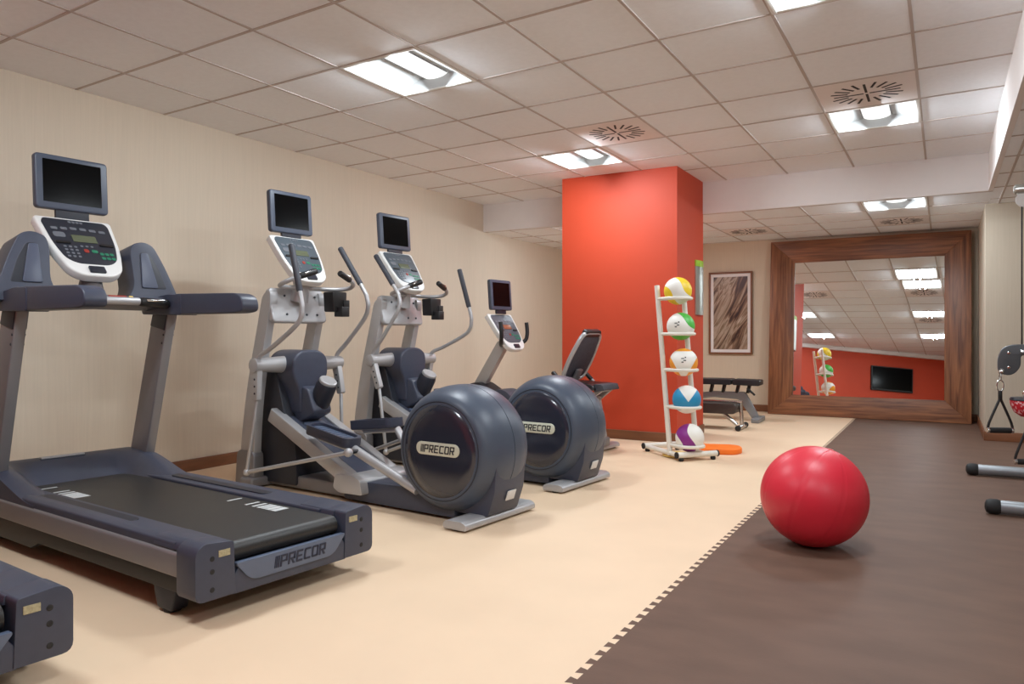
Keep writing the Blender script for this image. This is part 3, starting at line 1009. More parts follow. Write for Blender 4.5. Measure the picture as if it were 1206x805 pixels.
def make_elliptical(label, loc, rz, phL, phR, pedL, pedR, group):
    t = thing('elliptical_trainer', label, 'elliptical', loc, rz, group)
    C0 = (0, 0.215, 0.425)
    # flywheel shell, turned about the machine's width
    pr = [(0.30, -0.235), (0.325, -0.225), (0.345, -0.20), (0.365, -0.165), (0.382, -0.115), (0.390, -0.06), (0.392, -0.003), (0.3895, -0.0025), (0.3895, 0.0025),
          (0.392, 0.003), (0.390, 0.06), (0.382, 0.115), (0.365, 0.165), (0.345, 0.20), (0.325, 0.225), (0.30, 0.235)]
    sh = MB().lathe(pr, C0, X, 96).build('flywheel_shell', 'slate', t, sharp=30)
    for s in (-1, 1):
        mb = MB()
        mb.lathe([(0.0, 0.250), (0.12, 0.249), (0.22, 0.245), (0.276, 0.238), (0.280, 0.232), (0.280, 0.21)], C0, X * s, 64)
        mb.build('side_cover', 'disc', sh, sharp=50)
        mb = MB()
        mb.lathe([(0.288, 0.225), (0.294, 0.236), (0.300, 0.236), (0.304, 0.225)], C0, X * s, 64)
        mb.build('cover_rim', 'navy_dark', sh)
        mb = MB()
        a = Vector((0, -1, 0)) if s < 0 else Vector((0, 1, 0))
        o = Vector(C0) + X * s * 0.2475 + Z * 0.015
        mb.prism(rrect(0.335, 0.078, 0.038, 6), o, a, Z, -0.01, 0.008, 0.003)
        mb.prism(rrect(0.315, 0.062, 0.030, 6), o, a, Z, 0.006, 0.0095, 0.001)
        lettering(mb, o + X * s * 0.0095, a, Z, 0.047, 0.0015, mi=1)
        mb.build('name_badge', ['badge', 'ink'], sh)
    # rear pedestal and foot
    mb = MB()
    mb.prism(round_poly([(-0.155, 0.42), (-0.135, 0.20), (-0.085, 0.055), (0.20, 0.055), (0.28, 0.25), (0.1, 0.45)], 0.015, 3), (0, 0, 0), Y, Z, -0.15, 0.15, 0.015)
    pd = mb.build('rear_pedestal', 'navy', t)
    MB().box((0.02, -0.131, 0.163), (0.085, 0.006, 0.062), 0.001, ('X', R(19))).build('rating_sticker', 'sticker', pd)
    mb = MB()
    mb.prism(round_poly([(-0.085, 0.012), (-0.085, 0.045), (-0.055, 0.062), (0.055, 0.062), (0.085, 0.045), (0.085, 0.012)], 0.012, 3), (0, 0, 0), Y, Z, -0.355, 0.355, 0.006)
    rf = mb.build('rear_foot', 'silver', t)
    for s in (-1, 1):
        MB().rod((s * 0.31, 0, 0.0), (s * 0.31, 0, 0.014), 0.03, 14).build('foot_pad', 'rubber', rf)
    # base
    mb = MB()
    mb.prism(round_poly([(0.15, 0.02), (1.12, 0.02), (1.12, 0.11), (0.95, 0.15), (0.4, 0.17), (0.15, 0.12)], 0.02, 3), (0, 0, 0), Y, Z, -0.17, 0.17, 0.015)
    mb.build('base_cover', 'navy', t)
    mb = MB()
    mb.box((0, 1.5, 0.065), (0.30, 0.95, 0.09), 0.015)
    mb.box((0, 2.02, 0.045), (0.62, 0.14, 0.07), 0.02)
    mb.build('base_frame', 'silver_dark', t)
    # towers
    for s in (-1, 1):
        mb = MB()
        leg = [(2.00, 0.05), (2.17, 0.05), (2.135, 0.40), (2.06, 0.80), (1.955, 1.17), (1.89, 1.42), (1.80, 1.46), (1.795, 1.36), (1.90, 0.95), (1.97, 0.55)]
        mb.prism(round_poly(leg, [.01, .01, .2, .2, .2, .05, .05, .1, .2, .2], 4), (s * 0.225, 0, 0), Y, Z, -0.032, 0.032, 0.012)
        lg = mb.build('tower_leg', 'silver', t)
        mb = MB()
        mb.prism(round_poly([(1.97, 0.02), (2.20, 0.02), (2.18, 0.24), (2.15, 0.27), (2.00, 0.27), (1.975, 0.24)], 0.012, 2), (s * 0.225, 0, 0), Y, Z, -0.045, 0.045, 0.01)
        mb.build('leg_socket', 'silver_dark', lg)
    mb = MB()
    bp = Vector((0, 0.22, 0.97)).normalized()
    mb.prism(rrect(0.50, 0.26, 0.035, 4), (0, 1.80, 1.345), X, bp, -0.05, 0.0, 0.012)
    tp = mb.build('tower_plate', 'silver', t)
    mb = MB()
    for px in (-0.12, 0.06, 0.16):
        for pz in (-0.07, 0.07):
            p = Vector((px, 1.80, 1.345)) + bp * pz
            mb.rod(p, p + X.cross(bp) * 0.006, 0.009, 10)
    mb.build('plate_bolt', 'navy_dark', tp)
    # shroud between the towers
    mb = MB()
    mb.prism(round_poly([(1.62, 0.04), (2.05, 0.04), (2.03, 0.55), (1.97, 0.88), (1.86, 0.88), (1.76, 0.55), (1.64, 0.40)], 0.03, 3), (0, 0, 0), Y, Z, -0.165, 0.165, 0.012)
    mb.build('front_shroud', 'navy_dark', t)
    mb = MB()
    fo = round_poly([(-0.165, 0.84), (-0.155, 0.965), (-0.08, 1.015), (0.08, 1.015), (0.155, 0.965), (0.165, 0.84), (0.105, 0.72), (0.09, 0.55), (-0.09, 0.55), (-0.105, 0.72)], [.05, .05, .06, .06, .05, .05, .06, .02, .02, .06], 4)
    mb.prism(fo, (0, 0, 0), X, Z, -1.95, -1.66, 0.028, seg=4)
    mb.prism(round_poly([(1.52, 0.56), (1.60, 0.74), (1.70, 0.76), (1.80, 0.60), (1.70, 0.48)], 0.04, 4), (0, 0, 0), Y, Z, -0.085, 0.085, 0.03)
    ac = mb.build('axle_cover', 'navy', t)
    mb = MB()
    mb.rod((0.02, 1.62, 0.58), (0.02, 1.50, 0.785), 0.075, 24)
    mb.build('motor_tube', 'navy_dark', ac)
    MB().rod((0.02, 1.506, 0.775), (0.02, 1.492, 0.798), 0.066, 24).build('tube_cap', 'silver', ac)
    for s in (-1, 1):
        mb = MB()
        mb.tube([(s * 0.13, HUB[0], HUB[1]), (s * 0.16, HUB[0], HUB[1]), (s * 0.30, HUB[0], HUB[1]), (s * 0.33, HUB[0], HUB[1]), (s * 0.40, HUB[0], HUB[1]), (s * 0.405, HUB[0], HUB[1])], [0.062, 0.06, 0.052, 0.05, 0.05, 0.04], 24)
        mb.build('axle_sleeve', 'silver', t)
    # ramp
    y0, z0, y1, z1 = 0.93, 0.125, 1.86, 0.56
    rb = Vector((0, y1 - y0, z1 - z0))
    rl = rb.length
    rb.normalize()
    for s in (-1, 1):
        MB().prism(rrect(0.075, rl, 0.02, 3, s * 0.185, rl / 2), (0, y0, z0), X, rb, -0.06, 0.035, 0.012).build('ramp_rail', 'silver', t)
    rc = MB().prism(rrect(0.295, rl - .08, 0.02, 3, 0, rl / 2 + .03), (0, y0, z0), X, rb, -0.03, 0.022, 0.008).build('ramp_cover', 'navy', t)
    MB().prism(rrect(0.18, 0.12, 0.02, 3, 0, rl * 0.72), (0, y0, z0), X, rb, 0.02, 0.032, 0.008).build('ramp_cover_boss', 'panel_blue', rc)
    mb = MB()
    mb.prism(round_poly([(0.88, 0.075), (0.90, 0.17), (0.98, 0.20), (1.14, 0.19), (1.16, 0.10), (1.10, 0.07)], 0.02, 3), (0, 0, 0), Y, Z, -0.235, 0.235, 0.02)
    mb.build('ramp_end', 'silver', t)
    # pedals on their arms
    for s, (py, pz, pt) in ((-1, pedL), (1, pedR)):
        b = Vector((0, math.cos(pt), math.sin(pt)))
        n = X.cross(b)
        pc = Vector((s * 0.20, py, pz))
        mb = MB()
        mb.tube([pc + b * 0.12 - n * 0.055, pc - b * 0.20 - n * 0.055, Vector((s * 0.20, py * .5 + 0.30, 0.5 * pz + 0.10)), Vector((s * 0.20, 0.42, 0.30 if pz > .5 else 0.16))], 0.03, 12)
        ar = mb.build('foot_arm', 'silver', t)
        mb = MB()
        ol = rrect(0.165, 0.44, 0.06, 6)
        il = rrect(0.125, 0.39, 0.045, 6)
        mb.prism(ol, pc, X, b, -0.05, -0.004, 0.012)
        # raised lip around the tread
        k = len(ol)
        vs = [pc + X * p + b * q + n * h for h, P in ((-0.02, ol), (0.018, ol), (0.018, il), (-0.008, il)) for p, q in P]
        fs = [(r * k + i, r * k + (i + 1) % k, (r + 1) * k + (i + 1) % k, (r + 1) * k + i) for r in range(3) for i in range(k)]
        mb.quads(vs, fs)
        mb.build('pedal', 'navy', ar)
        mb = MB()
        mb.prism(il, pc, X, b, -0.012, -0.002, 0)
        for q in range(9):
            mb.prism(rrect(0.10, 0.012, 0.004, 2, 0, -0.15 + q * 0.036), pc, X, b, -0.004, 0.002)
        mb.build('pedal_tread', 'panel_blue', ar)
    # swinging handlebars, lower rods and links
    for s, th, (py, pz, pt) in ((-1, phL, pedL), (1, phR, pedR)):
        xs = s * 0.365
        pts = [(0.0, 0.0), (-0.03, 0.062), (-0.16, 0.125), (-0.38, 0.250), (-0.455, 0.320), (-0.468, 0.390), (-0.45, 0.47), (-0.31, 0.84)]
        xo = [0, 0, 0, 0.0, -0.01, -0.015, -0.02, -0.05]
        P = [(s * (0.365 + o_), *swing(y, z, th)) for (y, z), o_ in zip(pts, xo)]
        hb = MB().tube(P, 0.0165, 14, smooth=6).build('swing_handlebar', 'silver', t)
        g0 = Vector(P[-2]).lerp(Vector(P[-1]), 0.10)
        MB().rod(g0, P[-1], 0.0215, 16).build('handle_grip', 'grip', hb)
        mb = MB()
        p0, p1 = swing(0.0, 0.06, th), swing(0.05, -0.24, th)
        mb.prism(round_poly([(-0.035, 0.02), (0.035, 0.02), (0.03, -0.27), (-0.025, -0.27)], 0.015, 3),
                 (xs, *swing(0, 0.02, th)), Vector((0, math.cos(th), -math.sin(th))), Vector((0, math.sin(th), math.cos(th))), -0.022, 0.022, 0.008)
        for q in range(3):
            c = swing(0.0, -0.10 - 0.05 * q, th)
            mb.rod((xs - .026, *c), (xs + .026, *c), 0.008, 10, 1)
        mb.build('adjuster_block', ['silver', 'navy_dark'], hb)
        e = swing(0.12, -0.77, th)
        MB().rod((xs, *swing(0.0, -0.22, th)), (xs, *e), 0.014, 12).build('lower_rod', 'silver', hb)
        e2 = (s * 0.295, py - 0.25, pz - 0.10)
        mb = MB()
        mb.rod((xs, *e), e2, 0.014, 12)
        mb.sphere((xs, *e), 0.026, (1, 1, 1), 16)
        mb.sphere(e2, 0.030, (1, 1, 1), 16)
        lk = mb.build('drive_link', 'silver', t)
        MB().rod((s * 0.19, *e2[1:]), e2, 0.014, 12).build('link_pin', 'black', lk)
    # fixed handlebar with pulse grips, cup holder
    for s in (-1, 1):
        mb = MB()
        mb.tube([(0, 1.74, 1.475), (s * 0.16, 1.72, 1.472), (s * 0.275, 1.66, 1.472), (s * 0.315, 1.585, 1.485), (s * 0.28, 1.52, 1.515), (s * 0.19, 1.49, 1.55), (s * 0.115, 1.475, 1.575)], 0.0165, 12, smooth=6)
        fh = mb.build('fixed_handlebar', 'silver', t)
        MB().rod((s * 0.235, 1.502, 1.535), (s * 0.105, 1.473, 1.58), 0.0225, 14).build('pulse_grip', 'black', fh)
        MB().box((s * 0.17, 1.475, 1.568), (0.085, 0.012, 0.016), 0.004, ('Y', R(s * 20))).build('pulse_contact', 'chrome', fh)
    mb = MB()
    mb.prism(round_poly([(0.155, 1.30), (0.275, 1.30), (0.285, 1.45), (0.145, 1.45)], 0.01, 2), (0, 1.64, 0), X, Z, -0.06, 0.05, 0.006)
    mb.box((0.225, 1.58, 1.30), (0.075, 0.09, 0.075), 0.006)
    mb.box((0.275, 1.62, 1.36), (0.06, 0.08, 0.06), 0.006)
    mb.build('cup_holder', 'black', t)
    mb = MB()
    mb.tube([(0, 1.80, 1.38), (0, 1.77, 1.48), (0, 1.78, 1.58)], [0.07, 0.055, 0.07], 20)
    mb.build('console_neck', 'silver', t)
    add_console(t, 1.63, 1.515, 1.885, 1.865, 0.205, 0.14, 'face_grey', thick=0.055)
    add_screen(t, 1.88, 2.045, 0.385, 0.315, R(4), 'tv_frame', 0.04)
    return t

e1 = make_elliptical('navy and silver elliptical trainer next to the treadmill, nearer of the two', (-2.39, 3.88, 0), R(84.8),
                     R(0), R(14), (1.19, 0.46, R(10)), (1.19, 0.50, R(-6)), 'elliptical trainers')
e2 = make_elliptical('navy and silver elliptical trainer between the other elliptical and the recumbent bike', (-2.38, 5.10, 0), R(84.8),
                     R(21), R(-6), (1.20, 0.50, R(-4)), (1.35, 0.60, R(8)), 'elliptical trainers')

# ------------------------------------------------------------------ recumbent bike
bk = thing('recumbent_bike', 'recumbent exercise bike with mesh back seat in front of the orange column', 'exercise bike', (-2.40, 6.65, 0), R(84.8))
mb = MB()
mb.prism(round_poly([(0.95, 0.10), (2.10, 0.10), (2.14, 0.40), (2.04, 0.60), (1.90, 0.63), (1.55, 0.44), (1.20, 0.40), (0.95, 0.30)], [.03, .05, .1, .06, .06, .1, .1, .05], 4), (0, 0, 0), Y, Z, -0.12, 0.12, 0.03)
body = mb.build('bike_body', 'navy_dark', bk)
mb = MB()
mb.lathe([(0.0, 0.135), (0.17, 0.13), (0.2, 0.12), (0.2, -0.12), (0.17, -0.13), (0, -0.135)], (0, 1.62, 0.36), X, 40)
mb.build('crank_cover', 'navy', bk)
for s in (-1, 1):
    mb = MB()
    a = R(40) if s > 0 else R(220)
    e = Vector((s * 0.17, 1.62 + 0.16 * math.cos(a), 0.36 + 0.16 * math.sin(a)))
    mb.rod((s * 0.15, 1.62, 0.36), e, 0.017, 10)
    cr = mb.build('crank', 'silver', bk)
    MB().box(e + X * s * 0.06, (0.10, 0.11, 0.03), 0.01).build('pedal', 'black', cr)
mb = MB()
mb.box((0, 1.15, 0.10), (0.10, 1.5, 0.09), 0.02)
mb.build('base_beam', 'silver_dark', bk)
for y in (0.50, 2.02):
    mb = MB()
    mb.prism(round_poly([(-0.06, 0.014), (-0.06, 0.045), (-0.035, 0.062), (0.035, 0.062), (0.06, 0.045), (0.06, 0.014)], 0.01, 2), (0, y, 0), Y, Z, -0.32, 0.32, 0.006)
    ft = mb.build('cross_foot', 'silver', bk)
    for s in (-1, 1):
        MB().rod((s * .28, y, 0), (s * .28, y, .016), .03, 12).build('foot_pad', 'rubber', ft)
mb = MB()
mb.prism(round_poly([(1.93, 0.50), (2.06, 0.54), (1.70, 1.06), (1.60, 1.08), (1.585, 1.02)], 0.02, 3), (0, 0, 0), Y, Z, -0.035, 0.035, 0.012)
mb.build('console_mast', 'silver', bk)
add_console(bk, 1.45, 0.975, 1.70, 1.35, 0.215, 0.15, 'face_grey', 'lcd_amber', 0.055)
add_screen(bk, 1.67, 1.55, 0.37, 0.32, R(4), 'tv_frame', 0.03)
for s in (-1, 1):
    mb = MB()
    mb.tube([(0, 1.64, 1.03), (s * 0.10, 1.60, 1.02), (s * 0.21, 1.52, 1.06), (s * 0.235, 1.50, 1.14), (s * 0.235, 1.51, 1.26)], 0.021, 12, smooth=6)
    mb.build('console_handle', 'black', bk)
# seat slide, seat, back and side handles
mb = MB()
mb.prism(round_poly([(0.42, 0.10), (0.52, 0.10), (0.66, 0.47), (1.05, 0.30), (1.05, 0.37), (0.62, 0.56), (0.50, 0.54)], 0.02, 2), (0, 0, 0), Y, Z, -0.04, 0.04, 0.01)
mb.build('seat_post', 'silver', bk)
mb = MB()
mb.prism(round_poly([(0.44, 0.60), (0.46, 0.655), (0.92, 0.675), (0.96, 0.63), (0.92, 0.595)], 0.02, 3), (0, 0, 0), Y, Z, -0.22, 0.22, 0.02)
mb.build('seat', 'pad', bk)
bb = Vector((0, -0.24, 0.47)).normalized()
outl = round_poly([(-0.20, 0.0), (0.20, 0.0), (0.225, 0.22), (0.175, 0.50), (-0.175, 0.50), (-0.225, 0.22)], [.08, .08, .1, .09, .09, .1], 5)
bo = Vector((0, 0.80, 0.70))
mb = MB()
loop = [bo + X * p + bb * q for p, q in outl]
mb.tube(loop + [loop[0], loop[1]], 0.022, 10, caps=False)
bf = mb.build('backrest_frame', 'silver', bk)
inn = [(p * 0.93, 0.25 + (q - 0.25) * 0.94) for p, q in outl]
MB().prism(inn, bo, X, bb, -0.012, 0.012, 0.004).build('backrest_mesh', 'mesh_fabric', bf)
MB().prism(round_poly([(-0.05, -0.13), (0.05, -0.13), (0.05, 0.12), (-0.05, 0.12)], 0.01, 2), bo, X, bb, 0.02, 0.05, 0.006).build('backrest_bracket', 'silver_dark', bf)
MB().prism(rrect(0.30, 0.07, 0.03, 4, 0, 0.495), bo, X, bb, -0.035, 0.02, 0.012).build('backrest_top_pad', 'black', bf)
for s in (-1, 1):
    mb = MB()
    mb.tube([(s * 0.06, 0.62, 0.52), (s * 0.24, 0.62, 0.53), (s * 0.29, 0.66, 0.58), (s * 0.29, 0.74, 0.67), (s * 0.29, 0.84, 0.76)], 0.017, 12, smooth=5)
    sh_ = mb.build('side_handle', 'silver', bk)
    MB().rod((s * 0.29, 0.74, 0.67), (s * 0.29, 0.85, 0.77), 0.022, 12).build('side_grip', 'black', sh_)
mb = MB()
mb.prism(round_poly([(0.36, 0.60), (0.38, 0.655), (0.46, 0.66), (0.50, 0.61), (0.46, 0.585)], 0.012, 3), (0, 0, 0), Y, Z, -0.16, 0.16, 0.012)
mb.build('seat_rear_tray', 'grip', bk)
mb = MB()
for s in (-1, 1):
    mb.prism([(0.40, 0.60), (0.47, 0.60), (0.64, 0.47), (0.60, 0.44)], (s * 0.10, 0, 0), Y, Z, -0.015, 0.015, 0.004)
mb.box((0, 0.44, 0.592), (0.23, 0.05, 0.02), 0.004)
mb.build('seat_bracket', 'silver', bk)

# ------------------------------------------------------------------ rack of medicine balls
RK = (-2.165, 6.625, 0)
rk = thing('medicine_ball_rack', 'tall white metal rack holding five medicine balls by the orange column', 'rack', RK, R(48.6))
def lean(z):
    return 0.235 * z / 1.55
for x in (0.0, 0.28):
    MB().tube([(x, 0, 0.03), (x, lean(1.59), 1.59)], 0.024, 16).build('upright', 'white_metal', rk)
for y in (-0.17, 0.44):
    rl_ = MB().rod((-0.035, y, 0.055), (0.385, y, 0.055), 0.027, 16).build('base_rail', 'white_metal', rk)
    mb = MB()
    for x in (-0.035, 0.385):
        mb.rod((x - .008, y, 0.055), (x + .008, y, 0.055), 0.030, 14)
    for x in (0.01, 0.34):
        mb.rod((x, y, 0.0), (x, y, 0.03), 0.024, 14)
    mb.build('rubber_cap', 'rubber', rl_)
for x in (0.0, 0.28):
    MB().tube([(x, -0.17, 0.05), (x, 0.44, 0.05)], 0.022, 14).build('base_crossbar', 'white_metal', rk)
ring_z = [1.465, 1.135, 0.805, 0.468, 0.125]
BR = 0.128
for z in ring_z:
    y = lean(z)
    pts = [(0.0, y, z)]
    for k in range(13):
        a = PI + PI * k / 12
        pts.append((0.14 + 0.1225 * math.cos(a), y - 0.1225 + 0.1225 * math.sin(a), z))
    pts.append((0.28, y, z))
    mb = MB()
    mb.tube(pts, 0.0155, 12)
    mb.tube([(0, y, z), (0.28, y, z)], 0.0155, 12)
    mb.build('ball_ring', 'white_metal', rk)
mw = Matrix.Translation(RK) @ Matrix.Rotation(R(48.6), 4, 'Z')
balls = [('yellow and white medicine ball on the top ring of the white rack', (236, 204, 44), rule_yellow),
         ('green and white medicine ball on the second ring of the white rack', (78, 184, 72), rule_green),
         ('orange and white medicine ball on the middle ring of the white rack', (244, 160, 50), rule_orange),
         ('blue and white medicine ball on the fourth ring of the white rack', (40, 142, 190), rule_blue),
         ('purple and white medicine ball on the lowest ring of the white rack', (132, 40, 134), rule_purple)]
for (lab, rgb, rule), z in zip(balls, ring_z):
    p = mw @ Vector((0.14, lean(z) - 0.1225, z + 0.0705))
    key = 'ball_' + lab.split()[0]
    M[key] = patch_ball(key, rgb, rule)
    o = MB().sphere((0, 0, 0), BR, (1, 1, 1), 48).build('medicine_ball', key)
    o.location = p
    o.rotation_euler = (0, 0, math.atan2(p.y, p.x) - PI / 2)
    tag(o, lab, 'ball', 'medicine balls on the white rack')
    if lab.split()[0] in ('green', 'orange'):
        d = Vector((-0.28, -1, 0.12)) if lab.startswith('green') else Vector((0.0, -1, 0.2))
        d.normalize()
        a = d.cross(Z) * -1
        a.normalize()
        b_ = d.cross(a) * -1
        for (u, v_, wd, h) in ((-0.010, 0.020, 0.020, 0.009), (0.010, 0.004, 0.024, 0.009), (-0.008, -0.014, 0.028, 0.008), (0.016, -0.024, 0.012, 0.012)):
            q = d * BR + a * u + b_ * v_
            q = q.normalized() * (BR - 0.0005)
            MB().prism(rrect(wd, h, 0.003, 2), q, a, b_, -0.002, 0.002).build('ball_logo', 'ink', o)

# ------------------------------------------------------------------ things on the floor
sb = thing('exercise_ball', 'large shiny red exercise ball on the brown floor', 'exercise ball', (-0.605, 4.27, 0))
BRD = 0.272
t = bmesh.new()
segs, rings = 144, 64
vr = []
axis_rot = Matrix.Rotation(R(14), 3, Vector((0.5, 0.87, 0))) @ Matrix.Rotation(R(-12), 3, Vector((0.87, -0.5, 0)))
for j in range(1, rings):
    th = PI * j / rings
    row = []
    for k in range(segs):
        ph_ = 2 * PI * (k + 0.5) / segs
        r = BRD
        m_ = ((k + 5) % 18)
        dist = min(m_, 18 - m_)
        if dist == 0:
            r -= 0.0022
        elif dist == 1:
            r += 0.0008
        v = axis_rot @ Vector((math.sin(th) * math.cos(ph_), math.sin(th) * math.sin(ph_), math.cos(th)))
        v *= r
        v.z *= 0.972
        row.append(t.verts.new((v.x, v.y, max(v.z + BRD * 0.965, 0.0005))))
    vr.append(row)
tv_ = axis_rot @ Vector((0, 0, BRD))
top = t.verts.new((tv_.x, tv_.y, tv_.z * .972 + BRD * .965))
bot = t.verts.new((-tv_.x, -tv_.y, max(0.0005, -tv_.z * .972 + BRD * .965)))
for j in range(len(vr) - 1):
    for k in range(segs):
        t.faces.new((vr[j][k], vr[j + 1][k], vr[j + 1][(k + 1) % segs], vr[j][(k + 1) % segs]))
for k in range(segs):
    t.faces.new((top, vr[0][k], vr[0][(k + 1) % segs]))
    t.faces.new((bot, vr[-1][(k + 1) % segs], vr[-1][k]))
mb = MB()
mb._merge(t, 0)
mb.build('ball_skin', 'ball_red', sb, sharp=80)
mb = MB()
pn = tv_.normalized()
pp = Vector((tv_.x, tv_.y, tv_.z * .972 + BRD * .965))
mb.lathe([(0.016, -0.004), (0.016, 0.002), (0.009, 0.003), (0.008, 0.001), (0, 0.001)], pp, pn, 20)
mb.build('ball_plug', 'ball_plug', sb)

mb = MB()
mb.prism(round_poly([(-0.20, -0.16), (0.12, -0.20), (0.22, -0.08), (0.20, 0.14), (-0.20, 0.16)], [.08, .12, .1, .12, .08], 6), (0, 0, 0), X, Y, 0, 0.055, 0.012)
ob = mb.build('foam_pad', 'orange_foam')
ob.location = (-1.885, 7.24, 0)
ob.rotation_euler = (0, 0, R(20))
tag(ob, 'flat orange foam pad on the beige floor behind the ball rack', 'foam pad')
mb = MB()
mb.lathe([(0, 0), (0.13, 0), (0.15, 0.008), (0.152, 0.018), (0.14, 0.026), (0, 0.028)], (0, 0, 0), Z, 40)
yb_ = mb.build('balance_disc', 'yellow_foam')
yb_.location = mw @ Vector((0.14, 0.08, 0))
tag(yb_, 'pale yellow balance disc lying under the white ball rack', 'balance disc')

# ------------------------------------------------------------------ benches behind the column
b1 = thing('weight_bench', 'adjustable black padded weight bench with grey frame near the end wall', 'bench', (-2.72, 10.02, 0), R(2))
mb = MB()
mb.prism(round_poly([(-0.62, 0.0), (0.30, 0.0), (0.30, 0.075), (-0.62, 0.075)], 0.02, 3), (0, 0, 0.475), X, Z, -0.15, 0.15, 0.02)
mb.build('back_pad', 'pad', b1)
mb = MB()
mb.prism(round_poly([(0.32, 0.0), (0.66, -0.005), (0.66, 0.07), (0.32, 0.075)], 0.02, 3), (0, 0, 0.475), X, Z, -0.15, 0.15, 0.02)
mb.build('seat_pad', 'pad', b1)
mb = MB()
mb.prism(round_poly([(-0.55, 0.19), (0.05, 0.30), (0.38, 0.28), (0.56, 0.02), (0.66, 0.02), (0.46, 0.38), (0.05, 0.38), (-0.55, 0.29)], 0.03, 3), (0, 0, 0), X, Z, -0.03, 0.03, 0.01)
fr = mb.build('bench_frame', 'grey_frame', b1)
mb = MB()
mb.box((0.62, 0, 0.03), (0.10, 0.46, 0.06), 0.012)
mb.build('bench_foot', 'grey_frame', b1)
mb = MB()
mb.box((-0.55, 0, 0.03), (0.10, 0.46, 0.06), 0.012)
mb.box((-0.55, 0, 0.14), (0.07, 0.06, 0.22), 0.01)
mb.build('bench_foot', 'grey_frame', b1)
mb = MB()
for x in (-0.2, 0.02, 0.18, 0.36, 0.5):
    mb.box((x, 0, 0.42), (0.035, 0.09, 0.11), 0.006, ('Y', R(12 if x > 0 else -10)))
mb.rod((0.50, -0.12, 0.44), (0.60, -0.12, 0.35), 0.014, 10)
mb.build('adjuster', 'black', b1)

b2 = thing('chrome_bench', 'low bench with dark brown pad and chrome legs beside the column', 'bench', (-2.75, 9.10, 0), R(1))
MB().prism(round_poly([(-0.6, 0.19), (0.60, 0.19), (0.63, 0.27), (0.60, 0.315), (-0.6, 0.315)], 0.03, 3), (0, 0, 0), X, Z, -0.16, 0.16, 0.02).build('bench_pad', 'pad_brown', b2)
mb = MB()
mb.box((0.0, 0, 0.33), (1.32, 0.05, 0.022), 0.004)
mb.tube([(0.64, 0, 0.335), (0.655, 0, 0.05)], 0.024, 12)
mb.tube([(0.42, 0, 0.20), (0.60, 0, 0.05)], 0.022, 12)
mb.tube([(-0.6, 0, 0.32), (-0.62, 0, 0.05)], 0.02, 12)
fr = mb.build('bench_frame', 'chrome', b2)
mb = MB()
for x in (0.655, -0.62):
    ft = MB().rod((x, -0.20, 0.035), (x, 0.20, 0.035), 0.028, 12).build('bench_foot', 'chrome', b2)
    for s in (-1, 1):
        MB().rod((x, s * 0.19, 0.034), (x, s * 0.235, 0.034), 0.034, 12).build('foot_cap', 'rubber', ft)

# ------------------------------------------------------------------ cable machine at the right edge
cm = thing('cable_machine', 'grey cable machine cut off by the right edge with foot tubes and pulley arm', 'cable machine', (0.62, 6.3, 0))
for y, x0 in ((-0.72, -0.40), (0.75, -0.47)):
    ft = MB().rod((x0 + 0.07, y, 0.048), (0.95, y + 0.02, 0.048), 0.042, 18).build('foot_tube', 'grey_frame', cm)
    MB().rod((x0, y, 0.048), (x0 + 0.10, y, 0.048), 0.047, 18, bev=0.03).build('foot_cap', 'rubber', ft)
mb = MB()
mb.box((0.06, 0.75, 1.1), (0.07, 0.07, 2.12), 0.012)
mb.box((0.06, -0.72, 1.1), (0.07, 0.07, 2.12), 0.012)
mb.box((0.06, 0.015, 2.16), (0.08, 1.56, 0.08), 0.012)
mb.box((0.55, 0.0, 0.95), (0.25, 0.5, 1.8), 0.03)
mb.box((0.55, 0.0, 0.05), (0.12, 1.5, 0.08), 0.02)
mb.build('machine_frame', 'grey_frame', cm)
mb = MB()
mb.rod((-0.205, -0.1, 2.125), (0.55, -0.1, 2.125), 0.034, 16)
ta = mb.build('top_arm', 'steel', cm)
mb = MB()
mb.lathe([(0.02, -0.012), (0.055, -0.014), (0.048, 0), (0.055, 0.014), (0.02, 0.012)], (-0.14, -0.1, 2.055), Y, 28)
mb.build('top_pulley', 'white_plastic', ta)
MB().rod((-0.158, -0.1, 2.05), (-0.158, -0.1, 1.05), 0.005, 8).build('cable', 'black', cm)
mb = MB()
mb.prism(round_poly([(-0.30, 0.86), (-0.22, 0.84), (-0.165, 0.90), (-0.165, 0.985), (0.3, 0.985), (0.3, 1.06), (-0.21, 1.06), (-0.27, 1.04), (-0.30, 0.97)], [.05, .05, .04, .02, .01, .01, .05, .05, .05], 5), (0, -0.1, 0), X, Z, -0.025, 0.025, 0.008)
pa = mb.build('pulley_arm', 'pulley_grey', cm)
mb = MB()
for p in ((-0.235, 0.90), (-0.235, 1.0)):
    mb.rod((p[0], -0.13, p[1]), (p[0], -0.07, p[1]), 0.012, 12)
mb.rod((-0.17, -0.14, 1.01), (-0.1, -0.14, 1.01), 0.014, 10)
mb.build('arm_bolt', 'chrome', pa)

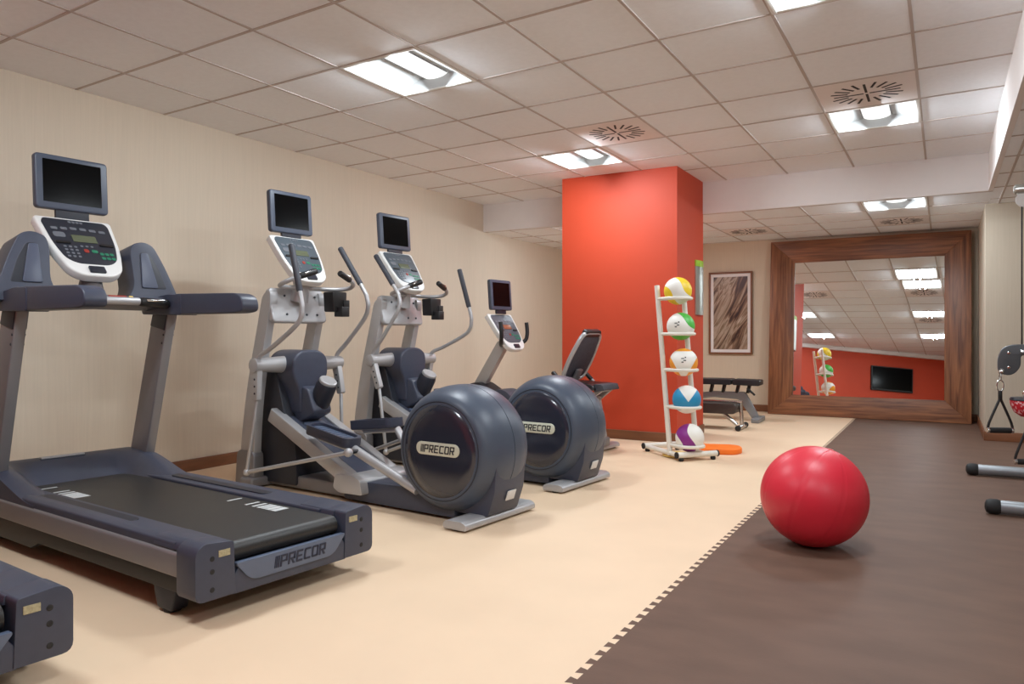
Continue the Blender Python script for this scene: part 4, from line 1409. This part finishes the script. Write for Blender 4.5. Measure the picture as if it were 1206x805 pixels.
def handle_set(name, lab, o, hgt, wd, clip):
    h = thing(name, lab, 'cable attachment', o, R(20))
    mb = MB()
    for s in (-1, 1):
        mb.tube([(0, 0, 0), (s * 0.012, 0, -0.03), (s * wd * .47, 0, -hgt + 0.05), (s * wd * .5, 0, -hgt)], 0.009, 8, smooth=4)
    mb.rod((0, 0, 0.05), (0, 0, -0.02), 0.013, 10)
    mb.build('strap', 'black', h)
    MB().rod((-wd * .47, 0, -hgt), (wd * .47, 0, -hgt), 0.020, 14).build('hand_grip', 'rubber', h)
    for s in (-1, 1):
        MB().rod((s * wd * .45, 0, -hgt), (s * wd * .56, 0, -hgt), 0.021, 14).build('grip_end', 'chrome', h)
    if clip:
        mb = MB()
        ring = [(0.022 * math.cos(2 * PI * k / 12), 0, 0.085 + 0.04 * math.sin(2 * PI * k / 12)) for k in range(13)]
        mb.tube(ring, 0.005, 8, caps=False)
        ring = [(0.0, 0.015 * math.cos(2 * PI * k / 12), 0.145 + 0.026 * math.sin(2 * PI * k / 12)) for k in range(13)]
        mb.tube(ring, 0.004, 8, caps=False)
        mb.rod((0, 0, 0.165), (0.015, 0, 0.20), 0.016, 10, bev=0.008)
        mb.build('carabiner', 'chrome', h)
    return h
handle_set('pull_stirrup', 'black stirrup grip hanging from a carabiner under the grey pulley arm', (0.335, 6.17, 0.69), 0.225, 0.15, True)
handle_set('pull_stirrup', 'black stirrup grip hanging below the red patterned pad at the right edge', (0.50, 6.22, 0.503), 0.25, 0.16, False)
rp_ = thing('padded_weight', 'red patterned pad with a dark flat top hanging at the right edge', 'pad', (0.50, 6.2, 0.565))
mb = MB()
mb.lathe([(0, -0.005), (0.045, 0.0), (0.085, 0.03), (0.105, 0.075), (0.11, 0.11)], (0, 0, 0), Z, 32)
mb.build('pad_body', 'red_cloth', rp_)
MB().lathe([(0, 0.108), (0.108, 0.108), (0.112, 0.116), (0.106, 0.13), (0.0, 0.132)], (0, 0, 0), Z, 32).build('pad_top', 'navy_dark', rp_)
mb = MB()
ring = [(0.03 * math.cos(2 * PI * k / 14), 0, 0.155 + 0.03 * math.sin(2 * PI * k / 14)) for k in range(15)]
mb.tube(ring, 0.006, 8, caps=False)
mb.rod((0, 0, 0.18), (0, 0, 0.42), 0.008, 8)
mb.build('hanging_ring', 'chrome', rp_)
